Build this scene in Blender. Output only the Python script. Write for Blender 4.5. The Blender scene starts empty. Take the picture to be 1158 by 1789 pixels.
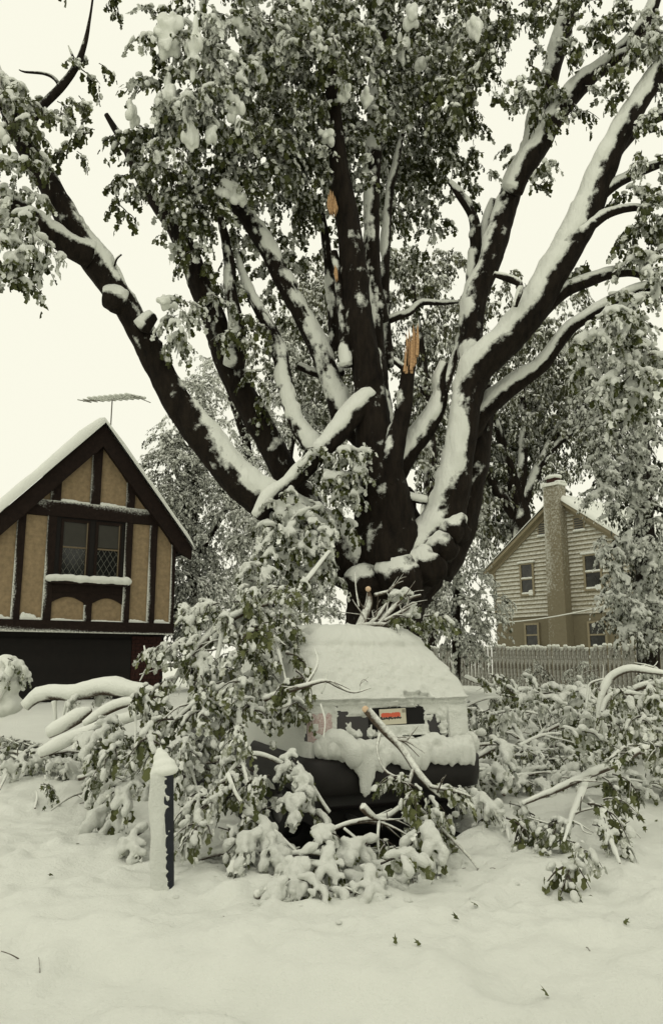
import bpy, bmesh, math, random
import numpy as np
from mathutils import Vector, Matrix

# ------------------------------------------------------------------ camera, sky, sun, exposure
SC = bpy.context.scene
FPX, CX, CY, HOR, EYE = 1391.0, 579.0, 894.5, 1165.0, 1.6      # photograph pixels
PITCH = math.atan((HOR - CY) / FPX)
cam_d = bpy.data.cameras.new('camera')
cam_d.sensor_fit = 'VERTICAL'
cam_d.sensor_height = 36.0
cam_d.lens = FPX / 1789.0 * 36.0
cam_d.clip_end = 2000
cam = bpy.data.objects.new('camera', cam_d)
SC.collection.objects.link(cam)
cam.location = (0, 0, EYE)
cam.rotation_euler = (math.pi / 2 + PITCH, 0, 0)
SC.camera = cam

SUN_EL, SUN_AZ = math.radians(58), math.radians(215)            # high, behind the camera to the left, through cloud
w = bpy.data.worlds.new('World'); SC.world = w; w.use_nodes = True
nt = w.node_tree; nt.nodes.clear()
sky = nt.nodes.new('ShaderNodeTexSky'); sky.sky_type = 'NISHITA'; sky.sun_disc = False
sky.sun_elevation = SUN_EL; sky.sun_rotation = SUN_AZ; sky.dust_density = 6.0
b1 = nt.nodes.new('ShaderNodeBackground'); b1.inputs[1].default_value = 0.05
nt.links.new(sky.outputs[0], b1.inputs[0])
b2 = nt.nodes.new('ShaderNodeBackground'); b2.inputs[0].default_value = (1.0, 0.985, 0.83, 1); b2.inputs[1].default_value = 1.03
mx = nt.nodes.new('ShaderNodeMixShader'); mx.inputs[0].default_value = 0.93   # closed cloud deck over the clear sky
nt.links.new(b1.outputs[0], mx.inputs[1]); nt.links.new(b2.outputs[0], mx.inputs[2])
wo = nt.nodes.new('ShaderNodeOutputWorld'); nt.links.new(mx.outputs[0], wo.inputs[0])

sun_d = bpy.data.lights.new('sun', 'SUN'); sun_d.energy = 0.5; sun_d.angle = math.radians(25); sun_d.color = (1, 0.97, 0.86)
sun = bpy.data.objects.new('sun', sun_d); SC.collection.objects.link(sun)
sun.rotation_euler = (math.pi / 2 - SUN_EL, 0, math.radians(-35))
SC.view_settings.view_transform = 'Standard'; SC.view_settings.look = 'None'
SC.view_settings.exposure = 0.0; SC.view_settings.gamma = 1.0; SC.view_settings.use_curve_mapping = False
SC.cycles.max_bounces = 5; SC.cycles.diffuse_bounces = 3; SC.cycles.glossy_bounces = 2

RNG = np.random.default_rng(7)
random.seed(7)
COL = SC.collection

# ------------------------------------------------------------------ numbers
def ray(x, y):
    xc = (x - CX) / FPX; yc = -(y - CY) / FPX
    return np.array([xc, math.cos(PITCH) - yc * math.sin(PITCH), math.sin(PITCH) + yc * math.cos(PITCH)])
CAM = np.array([0, 0, EYE])
def at(x, y, D):                       # the point seen at a photograph pixel, D metres ahead
    d = ray(x, y); return CAM + d * (D / d[1])
def px2m(px, x, y, D):                 # a length in pixels there, in metres
    return px * (D / ray(x, y)[1]) / FPX

def _hash(i, j, k, seed):
    h = (i * 374761393 + j * 668265263 + k * 2147483647 + seed * 974634777) & 0xFFFFFFFF
    h = ((h ^ (h >> 13)) * 1274126177) & 0xFFFFFFFF
    h = h ^ (h >> 16)
    return (h & 0xFFFF) / 65535.0
def vnoise(p, seed=0):
    p = np.asarray(p, float); i = np.floor(p).astype(np.int64); f = p - i; f = f * f * (3 - 2 * f)
    out = 0
    for dx in (0, 1):
        for dy in (0, 1):
            for dz in (0, 1):
                wgt = (f[:, 0] if dx else 1 - f[:, 0]) * (f[:, 1] if dy else 1 - f[:, 1]) * (f[:, 2] if dz else 1 - f[:, 2])
                out = out + wgt * _hash(i[:, 0] + dx, i[:, 1] + dy, i[:, 2] + dz, seed)
    return out
def fbm(p, oct=3, seed=0):
    p = np.asarray(p, float); s = 0; a = 1; t = 0
    for o in range(oct):
        s = s + a * vnoise(p * 2 ** o, seed + o); t += a; a *= .5
    return s / t
def sstep(a, b, x):
    t = np.clip((x - a) / (b - a), 0, 1); return t * t * (3 - 2 * t)

# ------------------------------------------------------------------ materials
def newmat(name):
    m = bpy.data.materials.new(name); m.use_nodes = True
    n = m.node_tree.nodes; b = n['Principled BSDF']
    return m, m.node_tree, n, b, m.node_tree.links
def texcoord(n, l, scale, detail=4, kind='Object', rough=.6):
    tc = n.new('ShaderNodeTexCoord'); no = n.new('ShaderNodeTexNoise')
    no.inputs['Scale'].default_value = scale; no.inputs['Detail'].default_value = detail; no.inputs['Roughness'].default_value = rough
    l.new(tc.outputs[kind], no.inputs['Vector']); return tc, no
def ramp(n, l, src, stops):
    r = n.new('ShaderNodeValToRGB'); e = r.color_ramp.elements
    while len(e) < len(stops): e.new(.5)
    for k, (p, c) in enumerate(stops): e[k].position = p; e[k].color = (*c, 1)
    l.new(src, r.inputs[0]); return r
def bump(n, l, src, b, strength, dist=.02):
    bp = n.new('ShaderNodeBump'); bp.inputs['Strength'].default_value = strength; bp.inputs['Distance'].default_value = dist
    l.new(src, bp.inputs['Height']); l.new(bp.outputs[0], b.inputs['Normal']); return bp
SNOWC = (.745, .76, .705)
def mat_plain(name, c, rough=.7, var=.25, scale=6, bstr=.2, metallic=0, spec=.3, bdist=.01):
    m, t, n, b, l = newmat(name)
    tc, no = texcoord(n, l, scale, 6)
    r = ramp(n, l, no.outputs[0], [(.25, tuple(v * (1 - var) for v in c)), (.75, tuple(min(1, v * (1 + var)) for v in c))])
    l.new(r.outputs[0], b.inputs['Base Color']); b.inputs['Roughness'].default_value = rough
    b.inputs['Metallic'].default_value = metallic; b.inputs['Specular IOR Level'].default_value = spec
    if bstr: bump(n, l, no.outputs[0], b, bstr, bdist)
    return m
def mat_snow(name, scale=38, strength=.35, c=SNOWC):
    m, t, n, b, l = newmat(name)
    tc, no = texcoord(n, l, scale, 8, rough=.7)
    tc2, n2 = texcoord(n, l, 2.2, 3)
    r = ramp(n, l, n2.outputs[0], [(.3, tuple(v * .95 for v in c)), (.7, c)])
    l.new(r.outputs[0], b.inputs['Base Color']); b.inputs['Roughness'].default_value = .9; b.inputs['Specular IOR Level'].default_value = .15
    bump(n, l, no.outputs[0], b, strength, .03)
    return m
def mat_snowmix(name, base, base2, scale, rough, patch=24, band=.28, bstr=.6, stretch=None, bdist=.03):
    """material with snow lying where the point attribute fx.x says so, the edge broken by noise"""
    m, t, n, b, l = newmat(name)
    at_ = n.new('ShaderNodeAttribute'); at_.attribute_name = 'fx'
    sep = n.new('ShaderNodeSeparateXYZ'); l.new(at_.outputs['Vector'], sep.inputs[0])
    tc, no = texcoord(n, l, scale, 8, rough=.65)
    if stretch:
        mp = n.new('ShaderNodeMapping'); mp.inputs['Scale'].default_value = stretch
        l.new(tc.outputs['Object'], mp.inputs[0]); l.new(mp.outputs[0], no.inputs['Vector'])
    cr = ramp(n, l, no.outputs[0], [(.3, base), (.7, base2)])
    tc2, n2 = texcoord(n, l, patch, 6, rough=.7)
    ma = n.new('ShaderNodeMath'); ma.operation = 'MULTIPLY_ADD'; l.new(n2.outputs[0], ma.inputs[0]); ma.inputs[1].default_value = 1.0
    l.new(sep.outputs[0], ma.inputs[2])
    mr = n.new('ShaderNodeMapRange'); mr.inputs['From Min'].default_value = 1.0 - band; mr.inputs['From Max'].default_value = 1.0 + band * .3
    l.new(ma.outputs[0], mr.inputs[0])
    mix = n.new('ShaderNodeMix'); mix.data_type = 'RGBA'; l.new(mr.outputs[0], mix.inputs['Factor'])
    l.new(cr.outputs[0], mix.inputs['A']); mix.inputs['B'].default_value = (*SNOWC, 1)
    l.new(mix.outputs['Result'], b.inputs['Base Color'])
    b.inputs['Roughness'].default_value = rough; b.inputs['Specular IOR Level'].default_value = .15
    bump(n, l, no.outputs[0], b, bstr, bdist)
    return m
def mat_foliage(name, dark, light, wood=(.05, .04, .03)):
    m, t, n, b, l = newmat(name)
    at_ = n.new('ShaderNodeAttribute'); at_.attribute_name = 'fx'
    sep = n.new('ShaderNodeSeparateXYZ'); l.new(at_.outputs['Vector'], sep.inputs[0])
    cr = ramp(n, l, sep.outputs[1], [(0.0, dark), (1.0, light)])
    wd = n.new('ShaderNodeMix'); wd.data_type = 'RGBA'; l.new(sep.outputs[2], wd.inputs['Factor'])
    l.new(cr.outputs[0], wd.inputs['A']); wd.inputs['B'].default_value = (*wood, 1)
    tc2, n2 = texcoord(n, l, 30, 4, rough=.7)
    ma = n.new('ShaderNodeMath'); ma.operation = 'MULTIPLY_ADD'; l.new(n2.outputs[0], ma.inputs[0]); ma.inputs[1].default_value = .9
    l.new(sep.outputs[0], ma.inputs[2])
    mr = n.new('ShaderNodeMapRange'); mr.inputs['From Min'].default_value = .72; mr.inputs['From Max'].default_value = 1.12
    l.new(ma.outputs[0], mr.inputs[0])
    mix = n.new('ShaderNodeMix'); mix.data_type = 'RGBA'; l.new(mr.outputs[0], mix.inputs['Factor'])
    l.new(wd.outputs['Result'], mix.inputs['A']); mix.inputs['B'].default_value = (*SNOWC, 1)
    l.new(mix.outputs['Result'], b.inputs['Base Color'])
    b.inputs['Roughness'].default_value = .75; b.inputs['Specular IOR Level'].default_value = .2
    bump(n, l, n2.outputs[0], b, .5, .02)
    return m
M = {}
M['snow'] = mat_snow('snow')
M['snow_ground'] = mat_snow('snow_ground', 30, .75)
M['snow_rime'] = mat_snow('snow_rime', 60, .8)
M['bark'] = mat_snowmix('snowy_bark', (.005, .0036, .0026), (.021, .0155, .011), 9, .9, 16, .3, 1.0, (1, 1, .3), .05)
M['twig'] = mat_snowmix('snowy_twig', (.05, .038, .028), (.12, .09, .065), 30, .9, 34, .4, .5)
M['leaf'] = mat_foliage('maple_leaf', (.026, .031, .008), (.082, .092, .026))
M['leaf_fallen'] = mat_foliage('fallen_leaf', (.040, .050, .016), (.130, .140, .056))
M['leaf_far'] = mat_foliage('distant_leaf', (.030, .033, .015), (.085, .088, .043))
M['conifer'] = mat_foliage('conifer_needles', (.020, .024, .012), (.075, .080, .045))
M['torn_wood'] = mat_plain('torn_wood', (.40, .245, .125), .8, .5, 34, .9)
M['cut_wood'] = mat_plain('cut_wood', (.62, .45, .30), .8, .2, 40, .3)

# ------------------------------------------------------------------ object helpers
def link(o, parent=None):
    COL.objects.link(o)
    if parent is not None:
        o.parent = parent
    return o
def empty(name, loc=(0, 0, 0), rotz=0.0):
    o = bpy.data.objects.new(name, None); o.empty_display_size = .2
    o.location = loc; o.rotation_euler = (0, 0, rotz); COL.objects.link(o); return o
def tag(o, label=None, cat=None, group=None, kind=None):
    if label: o['label'] = label
    if cat: o['category'] = cat
    if group: o['group'] = group
    if kind: o['kind'] = kind
    return o
def meshdata(name, V, F, mat, smooth=True, fx=None):
    V = np.asarray(V, np.float32); me = bpy.data.meshes.new(name)
    if isinstance(F, np.ndarray):
        k = F.shape[1]; nf = len(F)
        me.vertices.add(len(V)); me.vertices.foreach_set('co', V.ravel())
        me.loops.add(nf * k); me.loops.foreach_set('vertex_index', F.astype(np.int32).ravel())
        me.polygons.add(nf); me.polygons.foreach_set('loop_start', np.arange(0, nf * k, k, dtype=np.int32))
        me.update(calc_edges=True)
    else:
        me.from_pydata(V.tolist(), [], F); me.update()
    if smooth: me.polygons.foreach_set('use_smooth', np.ones(len(me.polygons), bool))
    if fx is not None:
        a = me.attributes.new('fx', 'FLOAT_VECTOR', 'POINT'); a.data.foreach_set('vector', np.asarray(fx, np.float32).ravel())
    me.materials.append(mat); me.validate(); return me
def mesh(name, V, F, mat, parent=None, smooth=True, fx=None):
    return link(bpy.data.objects.new(name, meshdata(name, V, F, mat, smooth, fx)), parent)
def local(parent, V):          # world points into an unparented Empty's frame
    if parent is None: return np.asarray(V)
    R = np.array(Matrix.Rotation(-parent.rotation_euler.z, 3, 'Z'))
    return (np.asarray(V) - np.array(parent.location)) @ R.T
def box(name, lo, hi, mat, parent=None, bevel=0.0, smooth=False):
    x0, y0, z0 = lo; x1, y1, z1 = hi
    V = [(x0, y0, z0), (x1, y0, z0), (x1, y1, z0), (x0, y1, z0), (x0, y0, z1), (x1, y0, z1), (x1, y1, z1), (x0, y1, z1)]
    F = [(0, 3, 2, 1), (4, 5, 6, 7), (0, 1, 5, 4), (1, 2, 6, 5), (2, 3, 7, 6), (3, 0, 4, 7)]
    o = mesh(name, V, F, mat, parent, smooth)
    if bevel:
        md = o.modifiers.new('bevel', 'BEVEL'); md.width = bevel; md.segments = 2
    return o
def prism(name, uv, d0, d1, mat, parent=None, bevel=0.0):
    """polygon in the facade plane (u right, v up), from depth d0 to d1 along the outward normal (local -y)"""
    n = len(uv)
    V = [(u, -d0, v) for u, v in uv] + [(u, -d1, v) for u, v in uv]
    area = sum(uv[i][0] * uv[(i + 1) % n][1] - uv[(i + 1) % n][0] * uv[i][1] for i in range(n))
    idx = list(range(n)) if area > 0 else list(range(n))[::-1]
    F = [tuple(n + i for i in idx), tuple(idx[::-1])]
    for q in range(n):
        a, b = idx[q], idx[(q + 1) % n]; F.append((a, b, n + b, n + a))
    o = mesh(name, V, F, mat, parent, False)
    if bevel:
        md = o.modifiers.new('bevel', 'BEVEL'); md.width = bevel; md.segments = 1
    return o
def rect(u0, v0, u1, v1): return [(u0, v0), (u1, v0), (u1, v1), (u0, v1)]

def ico(sub):
    bm = bmesh.new(); bmesh.ops.create_icosphere(bm, subdivisions=sub, radius=1)
    V = np.array([v.co[:] for v in bm.verts]); F = np.array([[v.index for v in f.verts] for f in bm.faces]); bm.free(); return V, F
ICO1, ICO2, ICO3 = ico(1), ico(2), ico(3)
OCT = (np.array([(1, 0, 0), (-1, 0, 0), (0, 1, 0), (0, -1, 0), (0, 0, 1), (0, 0, -1.)]), np.array([(0, 2, 4), (2, 1, 4), (1, 3, 4), (3, 0, 4), (2, 0, 5), (1, 2, 5), (3, 1, 5), (0, 3, 5)]))

def lumps(name, blobs, mat, parent, voxel=.03, rough=.25, seed=1):
    """snow: overlapping lumps fused into one surface"""
    Vs, Fs, o = [], [], 0
    for c, r in blobs:
        V, F = ICO3 if len(blobs) < 100 else ICO2; r = np.array(r if hasattr(r, '__len__') else (r, r, r), float)
        P = V * r; P = P * (1 + rough * (fbm((P + np.array(c)) * 3.0 / max(r.max(), .05) * .35, 3, seed) - .5))[:, None]
        Vs.append(P + np.array(c)); Fs.append(F + o); o += len(V)
    ob = mesh(name, np.concatenate(Vs), np.concatenate(Fs), mat, parent)
    md = ob.modifiers.new('fuse', 'REMESH'); md.mode = 'VOXEL'; md.voxel_size = voxel; md.use_smooth_shade = True
    return ob

# ------------------------------------------------------------------ limbs with snow on them
WIND = np.array([-.27, -.26, 1.0]); WIND /= np.linalg.norm(WIND)
def catmull(P, step):
    P = np.asarray(P, float)
    Q = np.vstack([2 * P[0] - P[1], P, 2 * P[-1] - P[-2]]); out = []
    for i in range(1, len(Q) - 2):
        n = max(2, int(np.linalg.norm(Q[i + 1][:3] - Q[i][:3]) / step))
        t = np.linspace(0, 1, n, endpoint=False)[:, None]
        a, b, c, d = Q[i - 1], Q[i], Q[i + 1], Q[i + 2]
        out.append(.5 * (2 * b + (c - a) * t + (2 * a - 5 * b + 4 * c - d) * t ** 2 + (3 * b - a - 3 * c + d) * t ** 3))
    out.append(P[-1:]); return np.vstack(out)
def tube_arrays(P, step=None, sides=18, snow=1.0, gnarl=.10, seed=0, thr=.20, cap=.085, furrow=0.0):
    """P: rows (x, y, z, radius) -> vertices, quads, fx"""
    P = np.asarray(P, float)
    if step is None: step = max(.02, P[:, 3].mean() * .55)
    C = catmull(P, step); C[:, 3] = np.clip(C[:, 3], P[:, 3].min() * .8, None); n = len(C)
    T = np.gradient(C[:, :3], axis=0); T /= np.linalg.norm(T, axis=1)[:, None] + 1e-9
    up = np.array([.3, .9, .2]); N = np.zeros_like(T)
    v = up - T[0] * up.dot(T[0]); v /= np.linalg.norm(v)
    for i in range(n):
        v = v - T[i] * v.dot(T[i]); v /= np.linalg.norm(v) + 1e-9; N[i] = v
    B = np.cross(T, N)
    a = np.linspace(0, 2 * np.pi, sides, endpoint=False)
    dirs = N[:, None] * np.cos(a)[None, :, None] + B[:, None] * np.sin(a)[None, :, None]
    dirs = dirs.reshape(-1, 3); r = np.repeat(C[:, 3], sides); cen = np.repeat(C[:, :3], sides, axis=0)
    pos = cen + dirs * r[:, None]
    sc = 1.0 / np.maximum(r, .03)
    rr = r * (1 + gnarl * 2 * (fbm(pos * 1.6 + seed, 3, seed) - .5) + gnarl * 1.2 * (fbm(pos * np.array([9, 9, 3.]) + seed, 2, seed + 5) - .5))
    if furrow:                              # bark: long plates and cracks running with the limb, knots here and there
        al = np.repeat(np.concatenate([[0], np.cumsum(np.linalg.norm(np.diff(C[:, :3], axis=0), axis=1))]), sides); an = np.tile(a, n)
        kf = np.clip(r / .045, 3, 11)
        q = np.column_stack([np.cos(an) * kf * .55, np.sin(an) * kf * .55, al * 2.6]) + seed * 3.7
        fur = 1 - np.abs(2 * fbm(q, 3, seed + 20) - 1) * 2.2
        knot = sstep(.66, .86, vnoise(pos * 1.3 + seed, seed + 31)) * .9
        rr = rr + r * furrow * (fur - .5) * .55 + r * knot * furrow
    else: fur = 0
    d = dirs @ WIND
    nz = fbm(pos * 4.0 + 11 + seed, 3, seed + 9) - .5 + .45 * (vnoise(pos * 1.1 + seed, seed + 12) - .5)
    s = sstep(thr - .10, thr + .36, d + nz * .80 + (.16 * (.35 - fur) if furrow else 0)) * snow
    if furrow: s = np.maximum(s, .52 * sstep(.62, .85, fbm(pos * 6 + 5, 2, seed + 40)) * sstep(-.35, .1, d))
    th = s * np.minimum(cap, .005 + r * .42) * (.55 + .9 * fbm(pos * 5 + 3, 2, seed + 3))
    V = cen + dirs * (rr + th)[:, None]
    V[:, 2] += th * .25
    i = np.arange(n - 1)[:, None] * sides; j = np.arange(sides)[None, :]; k = (j + 1) % sides
    F = np.stack([i + j, i + k, i + sides + k, i + sides + j], -1).reshape(-1, 4)
    fx = np.zeros((len(V), 3)); fx[:, 0] = s; fx[:, 2] = 1
    # rounded end caps: pinch the first and last ring to their centre
    V = np.vstack([V, C[:1, :3] - T[:1] * C[0, 3] * .4, C[-1:, :3] + T[-1:] * C[-1, 3] * .4]); fx = np.vstack([fx, fx[:1], fx[-1:]])
    nb = n * sides; base = (n - 1) * sides
    E0 = np.array([[nb, (q + 1) % sides, q, q] for q in range(sides)]); E1 = np.array([[nb + 1, base + q, base + (q + 1) % sides, base + (q + 1) % sides] for q in range(sides)])
    tri = np.concatenate([F[:, [0, 1, 2]], F[:, [0, 2, 3]], E0[:, :3], E1[:, :3]])
    return V, tri, fx
def pixline(pts, D):
    """pixel rows (x, y, width[, D]) -> world rows (x, y, z, radius); D is one depth, or (first, last)"""
    out = []; n = len(pts)
    for i, q in enumerate(pts):
        dd = q[3] if len(q) > 3 else (D if not hasattr(D, '__len__') else D[0] + (D[1] - D[0]) * i / max(1, n - 1))
        out.append([*at(q[0], q[1], dd), px2m(q[2], q[0], q[1], dd) * .5])
    return np.array(out)
_seed = [0]
def limb(name, P, mat, parent, **kw):
    _seed[0] += 1
    V, F, fx = tube_arrays(P, seed=_seed[0], **kw)
    return mesh(name, local(parent, V), F, mat, parent, True, fx)

# ------------------------------------------------------------------ leafy sprays
LEAF5 = np.array([(0, 0), (.20, .02), (.50, .14), (.27, .36), (.55, .66), (.18, .60), (0, 1.05), (-.18, .60), (-.55, .66), (-.27, .36), (-.50, .14), (-.20, .02)])
LEAF4 = np.array([(0, 0), (.46, .12), (.28, .42), (.46, .74), (0, 1.05), (-.46, .74), (-.28, .42), (-.46, .12)])
LEAF3 = np.array([(0, 0), (.42, .28), (.22, .6), (0, 1.05), (-.22, .6), (-.42, .28)])
def leaf_mesh(outline):
    if outline is None:
        return np.array([(0, 0, 0), (.36, .45, -.16), (0, 1.05, -.25), (-.36, .45, -.16)]), np.array([[0, 1, 2], [0, 2, 3]])
    c = np.array([[0, .42]]); P = np.vstack([c, outline]); n = len(outline)
    z = -.22 * P[:, 1] ** 2 - .30 * np.abs(P[:, 0]) + .0
    V = np.column_stack([P, z]); F = np.array([[0, 1 + i, 1 + (i + 1) % n] for i in range(n)]); return V, F
def spray(rng, n_leaf=18, L=.55, leaf=.115, heavy=.5, outline=LEAF5, clump=8, twist=.45, lobe=ICO1, fat=1.0, arms=2, cl=.034, dust=0.0, lump=ICO2, tw_sides=4):
    """a drooping twig with side twigs, hanging leaves, a rag of snow on many leaves and crumbs of snow along the wood"""
    Vs, Fs, As, o = [], [], [], 0
    def add(V, F, A):
        nonlocal o
        Vs.append(V); Fs.append(F + o); As.append(A); o += len(V)
    droop = rng.uniform(.50, .95); ph = rng.uniform(0, 6)
    def main(s): return np.array([L * (.75 * s - .12 * s * s), .10 * L * math.sin(3 * s + ph), L * (.10 * s - droop * s * s)])
    paths = [(main, 1.0)]
    for i in range(arms):
        s0 = .18 + .5 * (i + rng.random() * .6) / max(1, arms); b0 = main(s0); side = (-1) ** i * rng.uniform(.5, 1.1); ll = L * rng.uniform(.38, .62); d2 = rng.uniform(.5, 1.1)
        paths.append((lambda s, b0=b0, side=side, ll=ll, d2=d2: b0 + np.array([ll * .6 * s * math.cos(side), ll * .8 * s * math.sin(side), ll * (.08 * s - d2 * s * s)]), ll / L))
    tot = sum(p[1] for p in paths); LV, LF = leaf_mesh(outline)
    for path, wgt in paths:
        tw = np.array([[*path(s), .006 * (1.25 - s)] for s in np.linspace(0, .97, 5 if tw_sides > 3 else 3)])
        V, F, fx = tube_arrays(tw, step=.13 if tw_sides > 3 else .6, sides=tw_sides, snow=.6, gnarl=0); fx[:, 1] = .5; add(V, F, fx)
        nl = max(3, int(n_leaf * wgt / tot))
        for i in range(nl):
            s = .10 + .90 * (i + rng.random()) / nl; p = path(s)
            az = rng.uniform(-math.pi, math.pi); out = np.array([math.cos(az), math.sin(az), 0])
            d = out * rng.uniform(.10, .60) + np.array([.15, 0, -rng.uniform(.6, 1.2)]); d /= np.linalg.norm(d)
            nrm = out * .6 + np.array([0, 0, .9]) + rng.normal(0, twist, 3); nrm -= d * nrm.dot(d); nrm /= np.linalg.norm(nrm)
            x = np.cross(d, nrm); sz = leaf * rng.uniform(.6, 1.2)
            p0 = p + out * rng.uniform(.005, .05) * (L / .55) + np.array([0, 0, rng.uniform(-.04, .02)])
            R = np.stack([x * rng.uniform(.6, 1.0), d, nrm], 0); V = LV * sz @ R + p0
            A = np.zeros((len(V), 3)); A[:, 0] = np.clip(rng.normal(.14 + dust + .40 * heavy, .20), 0, .8) * (1.0 if nrm[2] > .1 else .3); A[:, 1] = rng.random(); add(V, LF, A)
            if rng.random() < heavy:
                bv, bf = lobe; rad = np.array([.34, .50, .13 * fat]) * sz * rng.uniform(.6, 1.2)
                V = bv * (.55 + .9 * fbm(bv * 1.9 + rng.random(3) * 9, 3, 2))[:, None] * rad
                V[:, 2] -= .55 * rad[1] * (V[:, 1] / rad[1]) ** 2 * .35
                V = V @ np.stack([x, d, nrm], 0) + p0 + d * sz * .38 + nrm * rad[2] * .5
                A = np.zeros((len(V), 3)); A[:, 0] = rng.choice([1, 1, .62]); A[:, 1] = .5; A[:, 2] = -1; add(V, bf, A)
        bv, bf = lump
        for i in range(max(1, int(clump * wgt / tot))):
            s = rng.uniform(.0, .95); p = path(s) + np.array([rng.normal(0, .012), rng.normal(0, .018), .006])
            t = path(min(1, s + .05)) - path(max(0, s - .02)); t /= np.linalg.norm(t); yv = np.cross([0, 0, 1], t); yv /= np.linalg.norm(yv) + 1e-9; zv = np.cross(t, yv)
            rad = np.array([1.7, 1.15, .75 * fat]) * cl * rng.uniform(.5, 1.3)
            V = bv * (.45 + 1.1 * fbm(bv * 1.9 + rng.random(3) * 9, 3, 2))[:, None] * rad
            V = V @ np.stack([t, yv, zv], 0) + p + zv * rad[2] * .5
            A = np.zeros((len(V), 3)); A[:, 0] = 1; A[:, 1] = .5; A[:, 2] = -1; add(V, bf, A)
    return np.concatenate(Vs), np.concatenate(Fs), np.concatenate(As)
_r = np.random.default_rng(21)
SPRAY = {
    'crown': [spray(_r, 38, .66, .112, .08, LEAF4, clump=3, cl=.036, dust=.10, lump=ICO1, tw_sides=3) for _ in range(8)],
    'crown_snowy': [spray(_r, 36, .66, .112, .30, LEAF4, clump=9, cl=.046, dust=.10, lump=ICO1, tw_sides=3) for _ in range(8)],
    'bare': [spray(_r, 24, .50, .12, .03, LEAF4, clump=1, lump=ICO1, dust=.09, tw_sides=3) for _ in range(6)],
    'heavy': [spray(_r, 40, .64, .10, .46, LEAF4, clump=8, cl=.042, fat=1.1, dust=.08, tw_sides=3) for _ in range(8)],
    'fallen': [spray(_r, 40, .46, .085, .46, LEAF4, clump=12, twist=.35, cl=.024, lump=ICO1, tw_sides=3, arms=3, dust=.06, fat=1.3) for _ in range(10)],
    'fallen_green': [spray(_r, 28, .40, .090, .16, clump=4, cl=.022, lump=ICO1, dust=-.04, fat=1.3) for _ in range(6)],
    'buried': [spray(_r, 26, .40, .080, .72, LEAF4, clump=26, fat=1.5, cl=.030, lump=ICO1, tw_sides=3, arms=3, dust=.10) for _ in range(8)],
    'far': [spray(_r, 34, .75, .15, .14, None, clump=2, cl=.055, dust=.05, lobe=OCT, lump=OCT, tw_sides=3) for _ in range(6)],
    'weeping': [spray(_r, 48, .95, .10, .64, None, clump=10, cl=.042, arms=3, dust=.18, lobe=OCT, lump=OCT, tw_sides=3) for _ in range(8)],
    'conifer': [spray(_r, 44, .72, .085, .60, None, clump=16, fat=1.5, cl=.042, arms=3, dust=.06, lobe=OCT, lump=OCT, tw_sides=3) for _ in range(8)],
}
def place(style, pos, yaw, scale, tilt=None):
    """copies of the style's templates at pos, fused into arrays"""
    T = SPRAY[style]; pos = np.asarray(pos); n = len(pos); which = RNG.integers(0, len(T), n)
    Vs, Fs, As, o = [], [], [], 0
    c, s = np.cos(yaw), np.sin(yaw)
    tl = RNG.normal(0, .22, n) if tilt is None else tilt
    for k, (V, F, A) in enumerate(T):
        m = np.where(which == k)[0]
        if not len(m): continue
        X = V[None] * scale[m][:, None, None]
        ct, st = np.cos(tl[m])[:, None], np.sin(tl[m])[:, None]
        x = X[..., 0] * ct + X[..., 2] * st; z = -X[..., 0] * st + X[..., 2] * ct; y = X[..., 1]
        P = np.stack([x * c[m][:, None] - y * s[m][:, None], x * s[m][:, None] + y * c[m][:, None], z], -1) + pos[m][:, None]
        nv = len(V); Vs.append(P.reshape(-1, 3)); Fs.append((F[None] + (np.arange(len(m)) * nv)[:, None, None]).reshape(-1, 3) + o)
        AA = np.repeat(A[None], len(m), 0).copy(); AA[..., 1] = np.clip(AA[..., 1] * .7 + RNG.random((len(m), 1)) * .4 - .05, 0, 1)
        AA[..., 0] = np.where(AA[..., 0] < .95, np.clip(AA[..., 0] + RNG.normal(0, .14, (len(m), 1)), 0, .9), AA[..., 0]); As.append(AA.reshape(-1, 3)); o += nv * len(m)
    return np.concatenate(Vs), np.concatenate(Fs), np.concatenate(As)
def region_points(cx, cy, rx, ry, D, dD, n):
    out = []
    while len(out) < n:
        q = RNG.uniform(-1, 1, 3)
        if q.dot(q) > 1: continue
        dd = D + q[2] * dD; out.append(at(cx + q[0] * rx, cy + q[1] * ry, dd))
    return np.array(out)
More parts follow.
